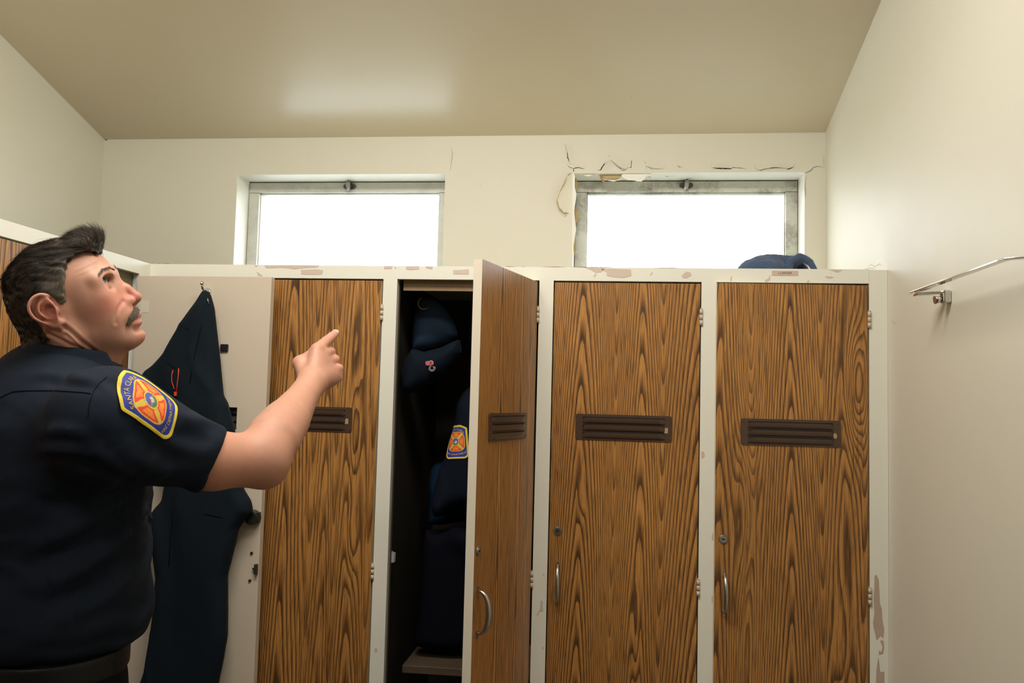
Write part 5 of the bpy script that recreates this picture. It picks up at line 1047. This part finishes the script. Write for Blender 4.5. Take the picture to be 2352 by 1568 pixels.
def shirt_sdf(P):
    d = shirt_body(P)
    sl = s_cap(P, S_R + BZ * 0.012, HEM, 0.074, 0.0500); sl = smin(sl, s_cap(P, HEM, HEM + ax_ * 0.06, 0.0500, 0.0495), 0.01); sl = smax(sl, (P - SL) @ cutn, 0.003)
    d = smin(d, sl, 0.06)
    sl2 = s_cap(P, S_L, S_L + (E_L - S_L) * 0.8, 0.064, 0.06); sl2 = smax(sl2, (P - (S_L + (E_L - S_L) * 0.66)) @ norm(E_L - S_L), 0.004); d = smin(d, sl2, 0.03)
    d = d + folds(P)
    Q = to_body(P); d = smax(d, -(Q[:, 2] + 0.258), 0.012)                 # tucked in at the belt
    # hollow sleeve and neck hole
    d = smax(d, -s_cap(P, NB - BZ * 0.01, NT_ + (NT_ - NB) * 0.5, 0.064, 0.064), 0.006)
    return d
lo = B0 - np.array([0.36, 0.42, 0.34]); hi = B0 + np.array([0.46, 0.46, 0.26])
Vs, Fs = iso_mesh(shirt_sdf, lo, hi, 0.0042)
def relax(V, F, it=3):
    n = len(V); E = np.concatenate([F[:, [0, 1]], F[:, [1, 2]], F[:, [2, 3]], F[:, [3, 0]]]); deg = np.bincount(E[:, 0], minlength=n) + np.bincount(E[:, 1], minlength=n)
    for _ in range(it):
        S = np.stack([np.bincount(E[:, 0], V[E[:, 1], i], n) + np.bincount(E[:, 1], V[E[:, 0], i], n) for i in range(3)], 1); V = V * 0.4 + 0.6 * S / np.maximum(deg, 1)[:, None]
    return V
def press(V, F, lines, f):
    b = bvh_of(V, F); disp = np.zeros(len(V)); N = None
    for line, A_, w_ in lines:
        line = [tuple(q) for q in cr(line, 3)]; pts = []
        for (a, c) in line:
            h_ = b.ray_cast(Vector(CAM), Vector(norm(ray(a, c))), 4)
            if h_[0] is not None: pts.append(np.array(h_[0]))
        if len(pts) < 2: continue
        k = np.where(np.linalg.norm(V - np.mean(pts, 0), axis=1) < 0.30)[0]; L_ = len(pts) - 1
        dd = np.full(len(k), 9.0); tt = np.zeros(len(k))
        for i, (p, q) in enumerate(zip(pts, pts[1:])):
            e = s_cap(V[k], p, q, 0); m = e < dd; dd[m] = e[m]; tt[m] = i / L_
        disp[k] += A_ * np.exp(-(dd / w_) ** 2) * np.clip(4 * tt + 0.3, 0, 1) * np.clip(4 * (1 - tt) + 0.15, 0, 1)
    k = np.where(np.abs(disp) > 1e-5)[0]; V = V.copy(); V[k] += grad(f, V[k], 0.004) * disp[k][:, None]; return V
Vs = relax(Vs, Fs, 3)
Vs = press(Vs, Fs, [([(100, 1000), (140, 992), (185, 998)], 0.006, 0.010), ([(95, 1017), (140, 1012), (180, 1016)], -0.006, 0.008), ([(90, 1036), (135, 1030), (185, 1040)], 0.006, 0.010), ([(100, 1056), (150, 1052), (200, 1066)], -0.006, 0.008),
    ([(195, 1020), (240, 1050), (290, 1085)], 0.008, 0.012), ([(185, 1045), (235, 1080), (290, 1108)], -0.009, 0.011), ([(300, 1130), (250, 1160), (170, 1215), (90, 1250)], 0.009, 0.013), ([(298, 1172), (250, 1205), (160, 1262), (60, 1300)], -0.009, 0.013),
    ([(305, 1205), (265, 1245), (180, 1310), (80, 1350)], 0.010, 0.014), ([(305, 1262), (270, 1298), (200, 1350), (120, 1390)], -0.009, 0.013), ([(305, 1315), (275, 1345), (220, 1385), (150, 1420)], 0.009, 0.014), ([(120, 1100), (180, 1120), (230, 1115)], 0.006, 0.011), ([(60, 1140), (120, 1160), (190, 1155)], -0.006, 0.010),
    ([(398, 945), (430, 962), (470, 968), (515, 985)], 0.005, 0.010), ([(380, 990), (430, 1000), (470, 1010)], -0.006, 0.012), ([(290, 960), (340, 1010), (400, 1050)], -0.004, 0.012), ([(262, 1010), (300, 1050), (370, 1085)], 0.005, 0.012),
    ([(235, 870), (262, 880), (280, 900)], -0.004, 0.008), ([(60, 860), (130, 862), (200, 872)], 0.004, 0.010), ([(90, 880), (150, 882), (215, 890)], -0.003, 0.007)], shirt_sdf)
Vs = relax(Vs, Fs, 2)
M['navy'] = fabric('navy_uniform_twill', (0.0095, 0.0150, 0.0270), 0.80, 800, 0.0, spec=0.16); M['black_cloth'] = fabric('black_navy_trousers', (0.007, 0.008, 0.011), 0.8, 700, 0.0)
shirt = man_part('shirt', np_mesh('shirt', Vs, Fs), M['navy'], None, 'navy short-sleeved uniform shirt')
bs = bvh_of(Vs, Fs)
def hit(px, py, bv=None):
    h = (bv or bs).ray_cast(Vector(CAM), Vector(norm(ray(px, py))), 6); return (np.array(h[0]), np.array(h[1])) if h[0] is not None else (None, None)
def seam(pix, w_, mat, par, name='seam', off=0.0012):
    pts = []
    for (a, b), (c_, d_) in zip(pix, pix[1:]):
        for k in range(12):
            p, n = hit(a + (c_ - a) * k / 12, b + (d_ - b) * k / 12)
            if p is not None: pts.append(p + n * off)
    bm = bmesh.new(); tube(bm, pts, w_, 6); me = bpy.data.meshes.new(name); bm.to_mesh(me); bm.free(); return man_part(name, me, mat, par)
mseam = fabric('seam_thread', (0.006, 0.008, 0.014), 0.8)
seam([(2, 912), (30, 899), (60, 897), (130, 897), (190, 901), (210, 904)], 0.0009, mseam, shirt, off=0.0002)
seam([(246, 866), (228, 880), (214, 900), (206, 925), (202, 960)], 0.0008, mseam, shirt, off=0.0001)
# collar: stand and turned-down leaf round the neck
CA = NB + BX * 0.002 + BZ * 0.012; cx_ = norm(NT_ - NB)
def collar_sdf(P):
    q = P - CA; h = q @ BZ; hx = q @ BX; hy = q @ BY; r = np.sqrt((hx * 0.92) ** 2 + hy ** 2)
    hh = h - 0.050 + 0.10 * hx + 1.2 * np.clip(hx - 0.032, 0, 1)      # rim dips towards the throat
    R = 0.0640 + 0.015 * np.clip(-hh / 0.045, 0, 1.4)
    d = np.abs(r - R) - 0.0028; d = smax(d, hh, 0.004); d = smax(d, -(hh + 0.060), 0.004)
    ang = np.arctan2(hy, hx); d = smax(d, 0.012 - np.abs(hy) - 1.0 * (hx < 0), 0.003)
    d2 = np.abs(r - (R + 0.0055 + 0.05 * np.clip(-hh - 0.02, 0, 1))) - 0.0024; d2 = smax(d2, hh + 0.001, 0.003); d2 = smax(d2, -(hh + 0.043 + 0.10 * np.clip(hx, 0, 1)), 0.002); d2 = smax(d2, 0.020 - np.abs(hy) - 1.0 * (hx < 0), 0.003)
    return smin(d, d2, 0.003) + 0.0010 * vnoise(P * 50, 41)
Vc, Fc = iso_mesh(collar_sdf, CA - 0.13, CA + 0.13, 0.0024); man_part('collar', np_mesh('collar', Vc, Fc), M['navy'], shirt)
ua_ = norm(S_R + BZ * 0.012 - HEM); Amid = S_R + BZ * 0.012 + (HEM - S_R) * 0.40; n0_ = norm(-CF - ua_ * (-CF @ ua_)); t0_ = np.cross(ua_, n0_)
def rad_dir(a): return n0_ * math.cos(a) + t0_ * math.sin(a)
def wrap(a, v):
    d_ = rad_dir(a); h = bs.ray_cast(Vector(Amid + ua_ * v + d_ * 0.22), Vector(-d_), 0.3); return (np.array(h[0]), np.array(h[1])) if h[0] is not None else (Amid + ua_ * v + d_ * 0.07, d_)
def pix(P): q = P - CAM; z = q @ CF; return np.array([1176 + FOC * (q @ CR) / z, 784 - FOC * (q @ CU) / z])
best = min(((np.linalg.norm(pix(wrap(a, v)[0]) - (343, 921)), a, v) for a in np.arange(-1.6, 1.6, 0.05) for v in np.arange(-0.06, 0.08, 0.005)), key=lambda t: t[0])
def put_arm(u, v, off):
    p, n = wrap(best[1] + SGN * (u / 0.076) + SGN2 * v * 2.6, best[2] + v); return p + n * off
SGN = 1.0 if pix(wrap(best[1] + 0.1, best[2])[0])[1] > pix(wrap(best[1], best[2])[0])[1] else -1.0; SGN2 = -SGN
# seen from outside with the shoulder up, the wearer's front is to the right or left: keep the lettering readable
a_, b_, c_ = put_arm(0, 0, 0), put_arm(0.01, 0, 0), put_arm(0, 0.01, 0); FLIP = np.cross(b_ - a_, c_ - a_) @ (CAM - a_) < 0
make_patch(None, None, None, None, shirt, size=0.95, put=lambda u, v, off: put_arm(-u if FLIP else u, v, off))
# belt, trousers and boots
def hips(Q, g=0.0):
    d = s_ell(Q, (-0.004, 0, -0.36), (0.128 + g, 0.168 + g, 0.22)); return d
def trousers_sdf(P):
    Q = to_body(P); d = hips(Q)
    for s in (-1, 1): d = smin(d, s_chain(Q, [(0.0, s * 0.088, -0.42), (0.01, s * 0.11, -0.86), (-0.01, s * 0.12, -B0[2] + 0.09)], [0.105, 0.082, 0.070]), 0.05)
    d = smax(d, Q[:, 2] + 0.246, 0.004); return d + 0.004 * vnoise(np.stack([Q[:, 0] * 9, Q[:, 1] * 9, Q[:, 2] * 22], 1), 51)
Vt, Ft = iso_mesh(trousers_sdf, B0 - np.array([0.30, 0.30, B0[2] - 0.02]), B0 + np.array([0.30, 0.30, -0.2]), 0.007); man_part('trousers', np_mesh('trousers', Vt, Ft), M['black_cloth'], None, 'black uniform trousers')
def belt_sdf(P):
    Q = to_body(P); e = s_ell(np.stack([Q[:, 0] + 0.004, Q[:, 1], Q[:, 2] * 0], 1), (0, 0, 0), (0.124, 0.160, 1)); return smax(smax(np.abs(e) - 0.0045, np.abs(Q[:, 2] + 0.276) - 0.0190, 0.003), -1e3 * np.ones(len(P)), 0.001)
Vb, Fb = iso_mesh(belt_sdf, B0 - np.array([0.22, 0.22, 0.33]), B0 + np.array([0.22, 0.22, -0.23]), 0.004); man_part('belt', np_mesh('belt', Vb, Fb), simple('black_leather', (0.006, 0.006, 0.006, 1), 0.5, Specular_IOR_Level=0.3), None, 'black leather belt')
for s in (-1, 1):
    def boot(P, s=s):
        Q = to_body(P); z0 = -B0[2]; d = s_cap(Q, (-0.02, s * 0.12, z0 + 0.055), (0.10, s * 0.13, z0 + 0.042), 0.050, 0.042); d = smin(d, s_cap(Q, (0.10, s * 0.13, z0 + 0.040), (0.155, s * 0.135, z0 + 0.034), 0.042, 0.030), 0.03); d = smin(d, s_cap(Q, (-0.015, s * 0.12, z0 + 0.06), (-0.01, s * 0.12, z0 + 0.16), 0.050, 0.054), 0.03)
        return smax(d, -(Q[:, 2] - z0 - 0.0005), 0.004)
    c = body_w((0.05, s * 0.125, -B0[2])); Vf, Ff = iso_mesh(boot, c - np.array([0.22, 0.22, 0.01]), c + np.array([0.22, 0.22, 0.2]), 0.006); man_part('boot', np_mesh('boot', Vf, Ff), simple('black_boot_leather', (0.008, 0.008, 0.008, 1), 0.35))
